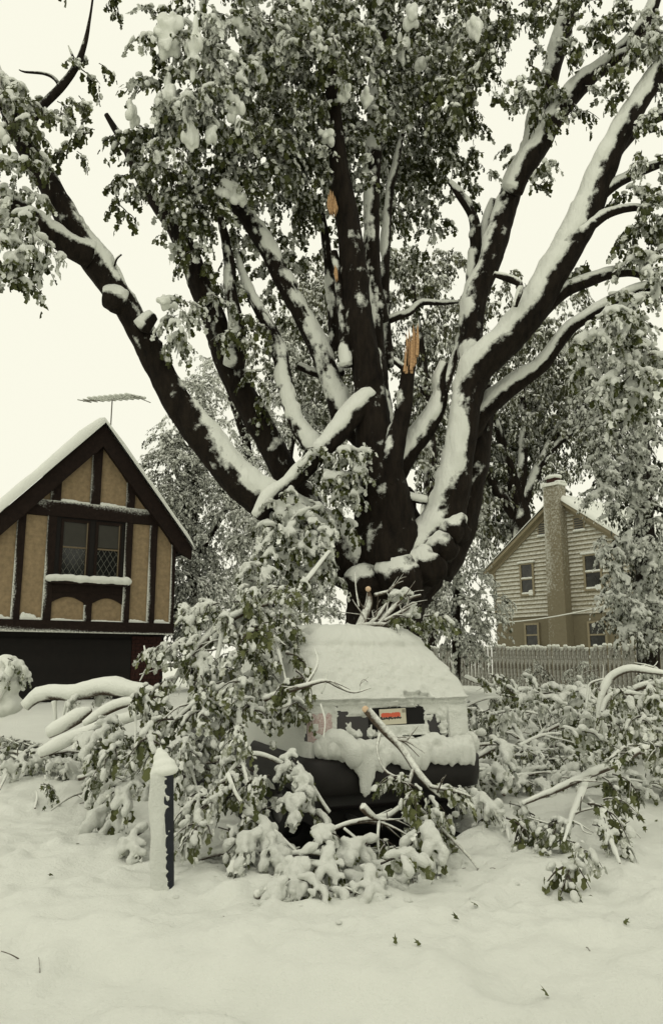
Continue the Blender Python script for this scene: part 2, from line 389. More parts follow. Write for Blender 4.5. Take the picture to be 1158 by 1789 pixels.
def foliage(name, regions, mat, parent, default='crown', k=2.0, yaw0=None, yspread=3.2, fuse=0):
    """regions: (cx, cy, rx, ry, D, depth half-thickness[, density][, style][, scale])"""
    Vs, Fs, As, o = [], [], [], 0
    for q in regions:
        cx, cy, rx, ry, D, dD = q[:6]; den = q[6] if len(q) > 6 else 1.0; st = q[7] if len(q) > 7 else default; scl = q[8] if len(q) > 8 else 1.0
        sp = .48 * scl * FPX / D; n = max(2, int(k * den * math.pi * rx * ry / (sp * sp)))
        pos = region_points(cx, cy, rx, ry, D, dD, n); pos[:, 2] += .18 * scl
        yaw = RNG.uniform(-math.pi, math.pi, n) if yaw0 is None else yaw0 + RNG.uniform(-yspread, yspread, n)
        V, F, A = place(st, pos, yaw, RNG.uniform(.75, 1.25, n) * scl)
        Vs.append(V); Fs.append(F + o); As.append(A); o += len(V)
    V, F, A = local(parent, np.concatenate(Vs)), np.concatenate(Fs), np.concatenate(As)
    if fuse:                               # the snow on these leaves runs together
        sn = A[:, 2] < -.5; fs = sn[F[:, 0]]
        def part(fm):
            ff = F[fm]; used = np.unique(ff); rm = np.full(len(V), -1); rm[used] = np.arange(len(used)); return V[used], rm[ff], A[used]
        v_, f_, a_ = part(fs); so = tag(mesh('leaf_snow', v_, f_, M['snow_rime'], parent), kind='stuff')
        md = so.modifiers.new('fuse', 'REMESH'); md.mode = 'VOXEL'; md.voxel_size = fuse; md.use_smooth_shade = True
        V, F, A = part(~fs)
    ob = mesh(name, V, F, mat, parent, True, A)
    return tag(ob, kind='stuff')

# ------------------------------------------------------------------ ground
def G(x, y):
    x = np.asarray(x, float); y = np.asarray(y, float)
    h = .95 * sstep(7.5, 22, y)
    h = h + .50 * np.exp(-(((x + 6.1) / 1.5) ** 2 + ((y - 12.0) / 1.4) ** 2))            # bank at the left
    h = h - .16 * sstep(5.2, 3.6, y - .12 * x)                                            # the street lies lower, a worn bank along it
    return h
VAN_X, VAN_Y, VAN_A = .655, 8.20, math.radians(25.6)
def under_van(x, y):
    dx, dy = x - VAN_X, y - VAN_Y; lx = dx * math.cos(VAN_A) + dy * math.sin(VAN_A); ly = -dx * math.sin(VAN_A) + dy * math.cos(VAN_A)
    return sstep(1.12, .92, np.abs(lx)) * sstep(-.42, -.16, ly) * sstep(4.8, 4.5, ly)
def Gfull(x, y):
    p = np.column_stack([x, y, np.zeros_like(x)])
    near = sstep(60, 12, np.abs(y)) * sstep(40, 10, np.abs(x))
    h = G(x, y) + near * (.20 * (fbm(p * .55, 2, 40) - .5) + .17 * (fbm(p * 2.1, 3, 41) - .5) + .050 * (fbm(p * 8, 3, 43) - .5))
    ridge = np.abs(fbm(p * np.array([.9, 1.3, 1]) + 7, 3, 44) - .5)
    lum = sstep(4.6, 5.4, y) * sstep(9.5, 7.0, y)
    h = h + near * (.06 * sstep(.10, 0, ridge) * sstep(7, 4, y) + lum * .14 * np.maximum(0, fbm(p * 5.5, 2, 45) - .50) + .014 * (fbm(p * 16, 2, 46) - .5))
    wav = y + .42 * x + .9 * (fbm(p * .8 + 3, 3, 47) - .5); h = h - near * .075 * sstep(4.75, 4.45, wav) - near * .05 * sstep(3.7, 3.55, wav + .1 * np.sin(x * 3))
    u = under_van(x, y); h = h * (1 - u) + u * (G(x, y) - .24)
    return h
def ground_at(x, y, lift=0.0):         # where a pixel's ray meets the snow (lifted)
    d = ray(x, y); t = 2.0
    while t < 80:
        p = CAM + d * t
        if p[2] <= float(G(p[0], p[1])) + lift: return p
        t += .02
    return p
xs = np.concatenate([-4.2 - np.geomspace(.06, 250, 46)[::-1], np.arange(-4.2, 4.2, .042), 4.2 + np.geomspace(.06, 250, 46)])
ys = np.concatenate([np.linspace(-60, 2, 14), np.arange(2.2, 9, .042), 9 + np.geomspace(.05, 600, 90)])
XX, YY = np.meshgrid(xs, ys)
zz = Gfull(XX.ravel(), YY.ravel())
nx, ny = len(xs), len(ys)
I = (np.arange(ny - 1)[:, None] * nx + np.arange(nx - 1)[None]).ravel()
ground = mesh('ground', np.column_stack([XX.ravel(), YY.ravel(), zz]), np.column_stack([I, I + 1, I + nx + 1, I + nx]), M['snow_ground'])
M['asphalt'] = mat_plain('shade_dark_asphalt', (.016, .015, .014), .8, .3, 25, .4)  # bare paving, coloured near-black to carry the deep shade under the van
ca_, sa_ = math.cos(VAN_A), math.sin(VAN_A)
gx, gy = np.meshgrid(np.linspace(-.98, .98, 12), np.linspace(-.27, 4.6, 24)); wx_ = VAN_X + gx * ca_ - gy * sa_; wy_ = VAN_Y + gx * sa_ + gy * ca_
I = (np.arange(23)[:, None] * 12 + np.arange(11)[None]).ravel()
tag(mesh('driveway', np.column_stack([wx_.ravel(), wy_.ravel(), Gfull(wx_.ravel(), wy_.ravel()) + .02]), np.column_stack([I, I + 1, I + 13, I + 12]), M['asphalt']), 'bare driveway beneath the van, its colour darkened for the shade there', kind='structure')
tag(ground, 'snow covered yard rising gently away from the street', kind='structure')

# ------------------------------------------------------------------ half-timbered house on the left
M['plaster'] = mat_plain('ochre_plaster', (.265, .196, .115), .9, .28, 9, .8)
M['timber'] = mat_snowmix('dark_timber', (.010, .006, .0045), (.020, .012, .009), 12, .8, 30, .25, .4)
M['shade_dark_wood'] = mat_plain('shade_dark_door_wood', (.007, .005, .004), .7, .3, 8, .2)  # near-black: the shade under the jetty is put into this wood colour
M['shade_dark_brick'] = mat_plain('shade_dark_red_brick', (.035, .013, .010), .9, .4, 20, .4)  # red brick, its colour darkened for the shade below the overhang
M['glass_dark'] = mat_plain('dark_glass', (.012, .013, .012), .12, .2, 3, 0, spec=.5)
M['blind'] = mat_plain('window_blind', (.045, .043, .036), .9, .1, 5, 0)
M['lead'] = mat_plain('lead_strip', (.10, .10, .085), .6, .2, 20, 0)
M['win_wood'] = mat_plain('window_wood', (.13, .10, .06), .7, .2, 20, .1)
M['metal_grey'] = mat_plain('weathered_aluminium', (.28, .27, .24), .5, .2, 20, 0)

TUX, TUY = -5.6706, 19.0
house = empty('timbered_house', (TUX, TUY, 0), math.radians(30.5))
tag(house, 'half timbered house with dark beams, ochre plaster panels and leaded window under snowy gable', 'house')
def timber(name, uv, d0, d1, snow_rows=True):
    """a beam cut fine enough for snow to lie on its upper edges; the left edges of posts carry a thin crust"""
    o = prism(name, uv, d0, d1, M['timber'], house)
    bm = bmesh.new(); bm.from_mesh(o.data)
    bmesh.ops.triangulate(bm, faces=bm.faces[:]); 
    for _ in range(2): bmesh.ops.subdivide_edges(bm, edges=[e for e in bm.edges if e.calc_length() > .10], cuts=1, use_grid_fill=False)
    bmesh.ops.triangulate(bm, faces=bm.faces[:])
    bm.to_mesh(o.data); bm.free()
    me = o.data; co = np.empty(len(me.vertices) * 3); me.vertices.foreach_get('co', co); co = co.reshape(-1, 3)
    a = me.attributes.new('fx', 'FLOAT_VECTOR', 'POINT'); fx = np.zeros((len(co), 3))
    v0, v1 = co[:, 2].min(), co[:, 2].max(); u0, u1 = co[:, 0].min(), co[:, 0].max()
    if snow_rows == 'top': fx[:, 0] = np.where(co[:, 2] > v1 - .012, .5, 0)
    elif snow_rows == 'left': fx[:, 0] = np.where(co[:, 0] < u0 + .012, np.where(co[:, 2] < 4.3, .55, .38), 0)
    elif snow_rows == 'bottom': fx[:, 0] = np.where(co[:, 2] < v0 + .012, .52, 0)
    a.data.foreach_set('vector', fx.ravel()); return o
mL, mR, AP = 1.10, 1.226, 7.46
def roofv(u): return AP - (mR * u if u > 0 else -mL * u)
prism('wall', [(-3.3, .3), (1.96, .3), (1.96, roofv(1.96) - .06), (0, AP - .06), (-3.3, roofv(-3.3) - .06)], -7, -.52, M['shade_dark_wood'], house)
prism('upper_wall', [(-3.3, 2.40), (1.96, 2.40), (1.96, roofv(1.96) - .06), (0, AP - .06), (-3.3, roofv(-3.3) - .06)], -.50, -.02, M['shade_dark_wood'], house)
def panel(uv): prism('plaster_panel', uv, -.018, .012, M['plaster'], house)
bt = .54
panel([(-3.25, 2.66), (-1.83, 2.66), (-1.83, min(5.08, roofv(-1.83) - bt)), (-3.25, roofv(-3.25) - bt)])
panel(rect(-1.63, 2.66, -1.16, 5.08)); panel(rect(.875, 2.66, 1.30, 5.08))
panel([(1.50, 2.66), (1.88, 2.66), (1.88, roofv(1.88) - bt), (1.58, 5.06), (1.50, 5.08)])
panel([(-1.56, 5.47), (-1.13, 5.47), (-1.13, roofv(-1.13) - bt)])
panel([(-.89, 5.47), (-.215, 5.47), (-.215, roofv(-.215) - bt + .1), (-.30, roofv(-.30) - bt + .1), (-.89, roofv(-.89) - bt)])
panel([(.035, 5.47), (.665, 5.47), (.665, roofv(.665) - bt), (.10, roofv(.10) - bt + .1), (.035, roofv(.035) - bt + .06)])
panel([(.885, 5.47), (1.27, 5.47), (1.18, roofv(1.18) - bt), (.885, roofv(.885) - bt)])
def arch(u0, u1):
    top = [(u1 + (u0 - u1) * t, 3.08 + .13 * math.sin(math.pi * t)) for t in np.linspace(0, 1, 11)]
    panel([(u0, 2.66), (u1, 2.66)] + top)
arch(-.945, -.215); arch(-.025, .685)
timber('sill_beam', rect(-3.4, 2.38, 1.99, 2.65), -.01, .13, 'bottom')
timber('collar_beam', [(-1.87, 5.09), (1.72, 5.09), (1.45, 5.46), (-1.55, 5.46)], -.01, .074, 'top')
for u0, u1, v0, v1 in ((-1.825, -1.635, 2.652, 5.085), (-1.155, -.95, 2.652, 5.085), (.69, .87, 2.652, 5.085), (1.305, 1.495, 2.652, 5.085), (1.885, 1.985, 2.652, 4.75),
                       (-1.125, -.895, 5.463, 6.0), (-.21, .03, 5.463, 6.95), (.67, .88, 5.463, 6.1), (-.21, -.03, 2.652, 3.03)):
    timber('timber_post', rect(u0, v0, u1, v1), -.01, .066, 'left')
def spand(u0, u1):     # dark board cut to two arches under the window
    top = [(u0 + (u1 - u0) * t, 3.075 + .135 * math.sin(math.pi * t)) for t in np.linspace(0, 1, 11)]
    prism('apron_board', top + [(u1, 3.31), (u0, 3.31)], -.01, .060, M['timber'], house)
spand(-.945, -.215); spand(-.025, .685)
prism('apron_board', rect(-.215, 3.032, -.025, 3.31), -.01, .060, M['timber'], house)
prism('window_apron', rect(-.945, 3.312, .685, 3.56), -.01, .075, M['timber'], house)
for sgn, m, ue in ((1, mR, 2.36), (-1, mL, -3.75)):
    prism('bargeboard', [(0, AP), (ue, roofv(ue)), (ue, roofv(ue) - .30), (ue * .86, roofv(ue * .86) - bt), (0, AP - bt - .02)], .078 + .004 * (sgn > 0), .20 + .004 * (sgn > 0), M['timber'], house)
    prism('roof', [(0, AP + .02), (ue, roofv(ue) + .02), (ue, roofv(ue) - .10), (0, AP - .10)], -7, .06, M['shade_dark_wood'], house)
# leaded window
win = prism('window', rect(-.95, 3.56, .69, 5.09), -.012, .02, M['shade_dark_wood'], house)
def sub(o, parent): o.parent = parent; return o
for (a, b) in ((-.84, -.17), (-.03, .60)):
    sub(prism('pane', rect(a + .06, 3.68, b - .04, 4.98), .022, .028, M['glass_dark'], None), win)
    sub(prism('blind', rect(a + .07, 4.42, b - .05, 4.97), .0285, .031, M['blind'], None), win)
    for (r_, e0, e1) in ((rect(a, 3.60, a + .06, 5.05), .02, .05), (rect(b - .04, 3.60, b, 5.05), .02, .052), (rect(a + .061, 3.60, b - .041, 3.68), .02, .05), (rect(a + .061, 4.98, b - .041, 5.05), .02, .05)):
        sub(prism('casement_frame', r_, e0, e1, M['timber'], None), win)
    sub(prism('glazing_bar', rect(a + .06, 4.36, b - .04, 4.40), .028, .042, M['win_wood'], None), win)
    sub(prism('side_bead', rect(b - .075, 3.66, b - .05, 4.99), .030, .058, M['win_wood'], None), win)
    bm = bmesh.new(); u0, u1, v0, v1 = a + .06, b - .08, 3.68, 4.36; st = .145; hh = .24
    V, F = [], []
    for s in (1, -1):
        for q in np.arange(-12, 14):
            # diagonal lead strip clipped to the pane
            pts = []
            for t in np.linspace(0, 1, 61):
                v = v0 + (v1 - v0) * t; u = (u0 + u1) / 2 + q * st + s * (v - v0) * st / hh
                if u0 <= u <= u1: pts.append((u, v))
            if len(pts) > 3:
                (ua, va), (ub, vb) = pts[0], pts[-1]; k = len(V); g = .006
                V += [(ua - g, -.033, va), (ua + g, -.033, va), (ub + g, -.033, vb), (ub - g, -.033, vb), (ua - g, -.029, va), (ua + g, -.029, va), (ub + g, -.029, vb), (ub - g, -.029, vb)]
                F += [(k, k + 1, k + 2, k + 3), (k, k + 4, k + 5, k + 1), (k + 3, k + 2, k + 6, k + 7), (k + 1, k + 5, k + 6, k + 2), (k, k + 3, k + 7, k + 4)]
    lt = mesh('lead_lattice', V, F, M['lead'], win, False); tag(lt, kind='stuff')
sub(prism('sill', rect(-1.02, 3.50, .76, 3.565), .076, .20, M['timber'], None), win)
lumps('sill_snow', [((u, -.135 + random.uniform(-.01, .01), 3.625 + random.uniform(-.012, .012)), (.16, .10 + .02 * random.random(), .095 + random.uniform(-.012, .02))) for u in np.linspace(-1.0, .72, 17)], M['snow'], win, .022)
# crusts of snow on the ledges under the panels
def crust(u0, u1, v, h, left=.5):
    c = []
    for u in np.linspace(u0 + .05, u1 - .04, max(3, int((u1 - u0) / .07))):
        t = (u - u0) / (u1 - u0); hh = h * (.35 + .65 * math.sin(math.pi * min(1, t * 1.0 + left * .5)) ** .7) * random.uniform(.8, 1.15)
        c.append(((u, -.04, v), (.08, .035, max(.03, hh))))
    lumps('ledge_snow', c, M['snow'], house, .016)
for q in ((-2.3, -1.84, 2.66, .13), (-1.60, -1.16, 2.66, .16), (.88, 1.29, 2.66, .09), (1.51, 1.88, 2.66, .10), (-.93, -.22, 2.655, .05), (-.02, .68, 2.655, .045), (-.88, -.22, 5.47, .06), (.04, .66, 5.47, .07)):
    crust(*q)
# snow on the roof: one thick quilt over each slope
def roof_snow(name, parent, apex, slopes, back, front, th, seed):
    us = []
    for (m, ue, t) in slopes: us.append((m, ue, t))
    (m1, e1, t1), (m2, e2, t2) = us
    U = np.concatenate([np.linspace(e1, 0, 34), np.linspace(0, e2, 34)[1:]])
    Dp = np.concatenate([front - .22 * (1 - np.cos(np.linspace(0, math.pi / 2, 9))), np.linspace(front - .26, back, 26)])
    rows = []
    for d in Dp:
        s = math.sqrt(max(0, 1 - max(0, 1 - (front - d) / .22) ** 2))
        base = apex + np.where(U < 0, m1 * U, -m2 * U)
        tt = np.where(U < 0, t1, t2) * (1 - .25 * np.exp(-(U / .25) ** 2))
        ed = np.minimum(1, np.minimum((U - e1), (e2 - U)) / .25); tt = tt * np.sqrt(np.clip(1 - (1 - ed) ** 2, 0, 1))
        p = np.column_stack([U, np.full_like(U, d), base])
        tt = tt * s * (.75 + .5 * fbm(p * 1.6 + seed, 3, seed)) + .012
        rows.append(np.column_stack([U, np.full_like(U, -d), base + tt]))
    low = []
    for d in Dp: low.append(np.column_stack([U, np.full_like(U, -d), apex + np.where(U < 0, m1 * U, -m2 * U) + .004]))
    V = np.vstack(rows + low); nu, nd = len(U), len(Dp)
    I = (np.arange(nd - 1)[:, None] * nu + np.arange(nu - 1)[None]).ravel()
    F = np.column_stack([I, I + 1, I + nu + 1, I + nu]); o = nu * nd
    j = np.arange(nu - 1); F2 = np.column_stack([j, o + j, o + j + 1, j + 1])
    i = np.arange(nd - 1) * nu; F3 = np.column_stack([i, i + nu, o + i + nu, o + i]); i2 = i + nu - 1; F4 = np.column_stack([i2, o + i2, o + i2 + nu, i2 + nu])
    return mesh(name, V, np.vstack([F, F2, F3, F4]), M['snow'], parent)
roof_snow('roof_snow', house, AP + .02, ((mL, -3.8, .34), (mR, 2.42, .22)), -7, .30, .3, 3)
prism('garage_door', rect(-2.7, .4, 1.12, 2.25), -.515, -.47, M['shade_dark_wood'], house)
for k in range(4): prism('door_rail', rect(-2.65, .62 + k * .42, 1.07, .68 + k * .42), -.468, -.455, M['shade_dark_wood'], house)
for i in range(22):
    for j in range(4):
        u0 = 1.14 + j * .21 - (.1 if i % 2 else 0); a, b = max(1.135, u0), min(1.955, u0 + .20)
        if b - a > .03: prism('brick', rect(a, .42 + i * .088, b, .42 + i * .088 + .078), -.515, -.485 + random.uniform(-.003, .003), M['shade_dark_brick'], house)
gut = prism('gutter', [(2.02, 4.42), (2.34, 4.50), (2.34, 4.58), (2.02, 4.50)], -6, -.05, M['timber'], house)
# main wing of the house behind
prism('rear_wing', [(-9, .3), (-2.6, .3), (-2.6, 5.6), (-9, 5.6)], -9, -6.2, M['shade_dark_wood'], house)
roof_snow('rear_wing_snow', house, 6.4, ((.02, -9.2, .3), (.02, -1.4, .3)), -9.4, -6.0, .3, 9)

# television aerial above the ridge
ant = empty('television_aerial', tuple(at(195, 740, 21.5) * [1, 1, 0] + np.array([0, 0, 6.6])))
tag(ant, 'thin television aerial with snowy rods above the timbered gable', 'aerial')
def rod(name, a, b, r, mat, parent, snow=.0, sides=6):
    P = np.array([[*a, r], [*(np.array(a) * .5 + np.array(b) * .5), r], [*b, r]]); V, F, fx = tube_arrays(P, step=.2, sides=sides, snow=snow, gnarl=0, thr=.1, cap=.05)
    return mesh(name, local(parent, V), F, mat, parent, True, fx)
M['rod'] = mat_snowmix('aerial_rod', (.16, .15, .13), (.22, .21, .18), 20, .5, 40, .3, .1)
top = at(197, 690, 21.5)
rod('mast', at(193, 760, 21.5), top, .018, M['rod'], ant)
ba, bb = at(146, 701, 21.2), at(246, 693, 21.8)
rod('boom', ba, bb, .018, M['rod'], ant, .9)
for t in np.linspace(.02, 1, 11):
    c = ba + (bb - ba) * t; hl = .42 + .25 * t; dv = np.array([-.75, -.55, .0])
    if t > .98: rod('element', c + dv * hl * .5, c - dv * hl * .5 - np.array([0, 0, .12]), .011, M['rod'], ant, .6)
    else:
        rod('element', c + dv * hl * .5, c - dv * hl * .5, .012, M['rod'], ant, 1.0)
        if t > .15: tag(lumps('element_snow', [(local(ant, [c + dv * hl * s + np.array([0, 0, .035])])[0], (.07, .055, .035 + .01 * random.random())) for s in np.linspace(-.45, .45, 6)], M['snow'], ant, .02))

# ------------------------------------------------------------------ clapboard house on the right
M['siding'] = mat_snowmix('tan_clapboard', (.20, .168, .098), (.25, .212, .128), 8, .8, 16, .5, .2)
M['stucco'] = mat_plain('tan_stucco', (.172, .150, .098), .9, .12, 10, .3)
M['chimney'] = mat_snowmix('snow_flecked_chimney', (.172, .150, .10), (.205, .18, .122), 10, .9, 14, .35, .3)
M['trim'] = mat_plain('cream_trim', (.25, .215, .14), .7, .1, 20, .1)
M['glass_house'] = mat_plain('reflecting_glass', (.022, .022, .019), .15, .9, 5, 0, spec=.5)
Q0 = at(975, 870, 31)
h2 = empty('clapboard_house', (Q0[0], Q0[1], 0), math.atan2(-.763, .647))
tag(h2, 'tan clapboard house with tall outside chimney and snow lines along its boards', 'house')
EV, EU, AP2 = 5.76, 3.34, 8.2; sl = (AP2 - EV) / EU
def half(v): return EU if v <= EV else (AP2 - v) / sl
prism('stucco_wall', rect(-EU + .02, .2, EU - .02, 3.60), -7, -.001, M['stucco'], h2)
prism('upper_wall', [(-EU, 3.602), (EU, 3.602), (EU, EV), (0, AP2), (-EU, EV)], -7, -.004, M['stucco'], h2)
bh = .165; v = 3.58
while v < AP2 - .12:
    V, F, fx = [], [], []
    rows = [(0, .040, .30), (.035, .038, .50), (.075, .026, .24), (bh, .004, .0)]
    ns = 24
    for (dv, d, s) in rows:
        hw = half(v + dv) - .01
        for q in range(ns + 1):
            V.append((-hw + 2 * hw * q / ns, -d, v + dv)); fx.append((s * (1.0 if v > 5 or q < 12 else .72), 0, 0))
    n1 = ns + 1
    for r_ in range(3):
        for q in range(ns): F.append((r_ * n1 + q, r_ * n1 + q + 1, (r_ + 1) * n1 + q + 1, (r_ + 1) * n1 + q))
    k = len(V); hw = half(v) - .01
    for q in range(n1): V.append((-hw + 2 * hw * q / ns, 0, v)); fx.append((0, 0, 0))
    for q in range(ns): F.append((k + q, k + q + 1, q + 1, q))
    mesh('clapboard', V, F, M['siding'], h2, False, fx); v += bh
for s in (1, -1):
    prism('roof', [(0, AP2 + .03), (s * 3.72, AP2 + .03 - sl * 3.72), (s * 3.72, AP2 - .12 - sl * 3.72), (0, AP2 - .12)], -7.2, .30, M['trim'], h2)
    prism('rake_board', [(0, AP2 - .122), (s * 3.70, AP2 - .122 - sl * 3.70), (s * 3.70, AP2 - .30 - sl * 3.70), (0, AP2 - .30)], .04 + .004 * s, .10 + .004 * s, M['trim'], h2)
roof_snow('roof_snow', h2, AP2 + .035, ((sl, -3.78, .10), (sl, 3.78, .24)), -7.2, .36, .2, 5)
prism('corner_board', rect(-EU - .01, 3.58, -EU + .09, EV - .2), .03, .062, M['trim'], h2)
# chimney
ch = prism('chimney', [(-.45, .3), (.36, .3), (.34, 3.6), (.33, 8.62), (-.38, 8.62), (-.45, 3.6)], .0, .48, M['chimney'], h2)
def vfx(o, f):
    bm = bmesh.new(); bm.from_mesh(o.data); bmesh.ops.triangulate(bm, faces=bm.faces[:])
    for _ in range(4): bmesh.ops.subdivide_edges(bm, edges=[e for e in bm.edges if e.calc_length() > .25], cuts=1)
    bmesh.ops.triangulate(bm, faces=bm.faces[:]); bm.to_mesh(o.data); bm.free()
    me = o.data; co = np.empty(len(me.vertices) * 3); me.vertices.foreach_get('co', co); co = co.reshape(-1, 3)
    a = me.attributes.new('fx', 'FLOAT_VECTOR', 'POINT'); fx = np.zeros((len(co), 3)); fx[:, 0] = f(co); a.data.foreach_set('vector', fx.ravel())
vfx(ch, lambda c: np.where(c[:, 2] < 4.4, .0, .10 + .03 * (c[:, 2] - 4.4)) + np.where(c[:, 0] < -.36, .15, 0))
cap = sub(prism('chimney_cap', rect(-.45, 8.622, .40, 8.74), -.06, .54, M['chimney'], None), ch); vfx(cap, lambda c: c[:, 2] * 0 + .6)
fl = mesh('flue_pot', [(x * .30 - .03, -.24 + y * .22, z) for z in (8.741, 8.95) for x, y in [(math.cos(a), math.sin(a)) for a in np.linspace(0, 2 * math.pi, 14, endpoint=False)]],
          [(i, (i + 1) % 14, 14 + (i + 1) % 14, 14 + i) for i in range(14)], M['shade_dark_brick'], ch)
lumps('chimney_snow', [((-.03 + x, -.24 + y, 9.0), (.22, .2, .10)) for x, y in ((-.15, 0), (.15, 0), (0, .1), (0, -.1))] + [((x, -.25, 8.76), (.2, .3, .06)) for x in (-.35, .28)], M['snow'], ch, .035)
def sash_window(u0, v0, u1, v1, snow=True):
    wn = prism('window', rect(u0, v0, u1, v1), .0, .044, M['glass_house'], h2)
    f = .085
    for r_ in (rect(u0 - f, v0 - f, u0, v1 + f), rect(u1, v0 - f, u1 + f, v1 + f), rect(u0 + .001, v1, u1 - .001, v1 + f), rect(u0 + .001, v0 - f, u1 - .001, v0)):
        sub(prism('frame', r_, .0, .085, M['trim'], None), wn)
    mid = (v0 + v1) / 2
    sub(prism('pane', rect(u0 + .03, v0 + .03, u1 - .03, mid - .03), .045, .050, M['glass_house'], None), wn)
    sub(prism('pane', rect(u0 + .03, mid + .03, u1 - .03, v1 - .03), .045, .054, M['glass_house'], None), wn)
    sub(prism('meeting_rail', rect(u0 + .001, mid - .03, u1 - .001, mid + .03), .045, .075, M['trim'], None), wn)
    if snow:
        lumps('window_snow', [((u, -.07, mid + .04), (.08, .04, .045)) for u in np.linspace(u0 + .05, u1 - .05, 6)], M['snow'], wn, .022)
        lumps('window_snow', [((u, -.09, v1 + f + .02), (.1, .06, .05)) for u in np.linspace(u0 - f, u1 + f, 7)], M['snow'], wn, .022)
        lumps('window_snow', [((u, -.065, v0 + .02), (.1, .03, .05 + .08 * (u > u1 - .2))) for u in np.linspace(u0 + .05, u1 - .05, 6)], M['snow'], wn, .022)
    return wn
sash_window(-1.90, 4.50, -1.38, 5.68); sash_window(1.04, 4.50, 1.66, 5.74)
w3 = sash_window(-1.80, 2.45, -1.26, 3.24, False); sash_window(1.06, 2.35, 1.70, 3.20, False)
lumps('window_snow', [((u, -.12, 2.33), (.14, .09, .11)) for u in np.linspace(-1.9, -1.15, 6)], M['snow'], w3, .03)
for u0 in (-1.03, .62):
    vt = prism('gable_vent', rect(u0, 6.78, u0 + .5, 7.32), .02, .06, M['trim'], h2)
    for k in range(5): sub(prism('louvre', rect(u0 + .06, 6.84 + k * .09, u0 + .44, 6.89 + k * .09), .061, .08, M['glass_house'], None), vt)
    lumps('vent_snow', [((u0 + q, -.07, 6.78), (.09, .05, .05)) for q in (.05, .15, .25, .35, .45)], M['snow'], vt, .025)

# ------------------------------------------------------------------ picket fence
M['fence_wood'] = mat_snowmix('weathered_fence', (.060, .052, .038), (.115, .10, .074), 12, .9, 9, .5, .3, (1, 1, .2))
A0 = np.array([8.47, 24.0]); fd = np.array([-.647, .763])
fence = empty('picket_fence', (A0[0], A0[1], float(G(*A0)) - .1), math.atan2(-.763, .647))
tag(fence, 'weathered wooden picket fence with snow on its tops before the clapboard house', 'fence')
def picket_data(wd, h, crown):
    V, F, fx = [], [], []
    zs = [0, .35, .7, 1.05, h - .1, h - .03, h, h + crown]
    prof = [(-.5, 0), (.5, 0), (.5, .022), (-.5, .022)]
    for i, z in enumerate(zs):
        sc_ = 1 if i < 6 else (1.08 if i == 6 else .55)
        for (x, y) in prof: V.append((x * wd * sc_, (y - .011) * (1 if i < 6 else 3.0 if i == 6 else 2.2), z)); fx.append((.08 + .14 * (x < 0) if i < 5 else .4 if i == 5 else 1, 0, 0))
    for i in range(len(zs) - 1):
        for q in range(4): F.append((i * 4 + q, i * 4 + (q + 1) % 4, i * 4 + 4 + (q + 1) % 4, i * 4 + 4 + q))
    k = (len(zs) - 1) * 4; F.append((k, k + 1, k + 2, k + 3))
    return meshdata('picket', V, F, M['fence_wood'], False, fx)
PK = [picket_data(.122, 1.40 + .02 * q, .02 + .010 * q) for q in range(4)]
for i in range(84):
    o = link(bpy.data.objects.new('picket', PK[random.randrange(4)]), fence)
    xl = 2.6 - i * .15
    wx, wy = A0 + fd * (-xl)
    o.location = (xl + random.uniform(-.008, .008), 0, float(G(wx, wy)) - fence.location.z - .17 + .10 * sstep(-1, -6, xl) + random.uniform(-.02, .02)); o.rotation_euler = (0, random.uniform(-.014, .014), 0)
for z in (.33, 1.0):
    V = [(-9.9, .015, z), (2.7, .015, z), (2.7, .06, z), (-9.9, .06, z), (-9.9, .015, z + .09), (2.7, .015, z + .09), (2.7, .06, z + .09), (-9.9, .06, z + .09)]
    mesh('rail', V, [(0, 3, 2, 1), (4, 5, 6, 7), (0, 1, 5, 4), (1, 2, 6, 5), (2, 3, 7, 6), (3, 0, 4, 7)], M['fence_wood'], fence, False, [(.2, 0, 0)] * 4 + [(.9, 0, 0)] * 4)

# ------------------------------------------------------------------ the great broken maple
tb = at(675, 1100, 14.0); tree = empty('maple_tree', (tb[0], tb[1], float(G(tb[0], tb[1]))))
tag(tree, 'huge forked maple with broken snowy limbs and drooping leafy crown behind the van', 'tree')
BK = M['bark']
def L(pts, D, name='limb', **kw):
    P = pixline(pts, D); P[:, 3] *= .80; big = P[:, 3].max() > .12
    kw.setdefault('sides', 34 if big else 12); kw.setdefault('step', max(.045, P[:, 3].mean() * (.30 if big else .6))); kw['cap'] = kw.get('cap', .085) * .72; kw.setdefault('furrow', .16 if big else .06)
    return limb(name, P, BK, tree, **kw)
# trunk, flaring into the fork
tp = pixline([(672, 1180, 200), (672, 1120, 172), (674, 1060, 165), (678, 1010, 195), (680, 965, 185), (676, 915, 140), (668, 860, 118)], 14.0)
tp[0, 2] = tree.location.z - .25; tp[0, 3] = 1.25
tp[1:, 3] *= .84; limb('trunk', tp, BK, tree, sides=56, step=.06, gnarl=.22, thr=.66, cap=.035, furrow=.18)
L([(648, 1010, 117), (600, 972, 115), (545, 930, 101), (490, 893, 83), (430, 853, 74), (372, 788, 67), (322, 722, 63), (282, 652, 58), (250, 590, 54), (226, 548, 52), (200, 507, 56), (163, 452, 59), (136, 415, 50), (108, 365, 49), (86, 325, 45), (62, 288, 43), (40, 245, 41), (18, 195, 38), (-6, 140, 34), (-40, 60, 31)], (13.7, 11.3), thr=.10, cap=.10)
L([(158, 450, 52), (118, 430, 44), (78, 402, 40), (48, 378, 36), (8, 350, 34), (-40, 328, 30), (-110, 310, 24)], (12.15, 11.0))
L([(214, 532, 44), (196, 524, 44), (184, 522, 36)], 12.35, 'limb_stub', gnarl=.2)
L([(250, 575, 34), (262, 560, 30), (270, 552, 22)], 12.4, 'limb_stub', gnarl=.2)
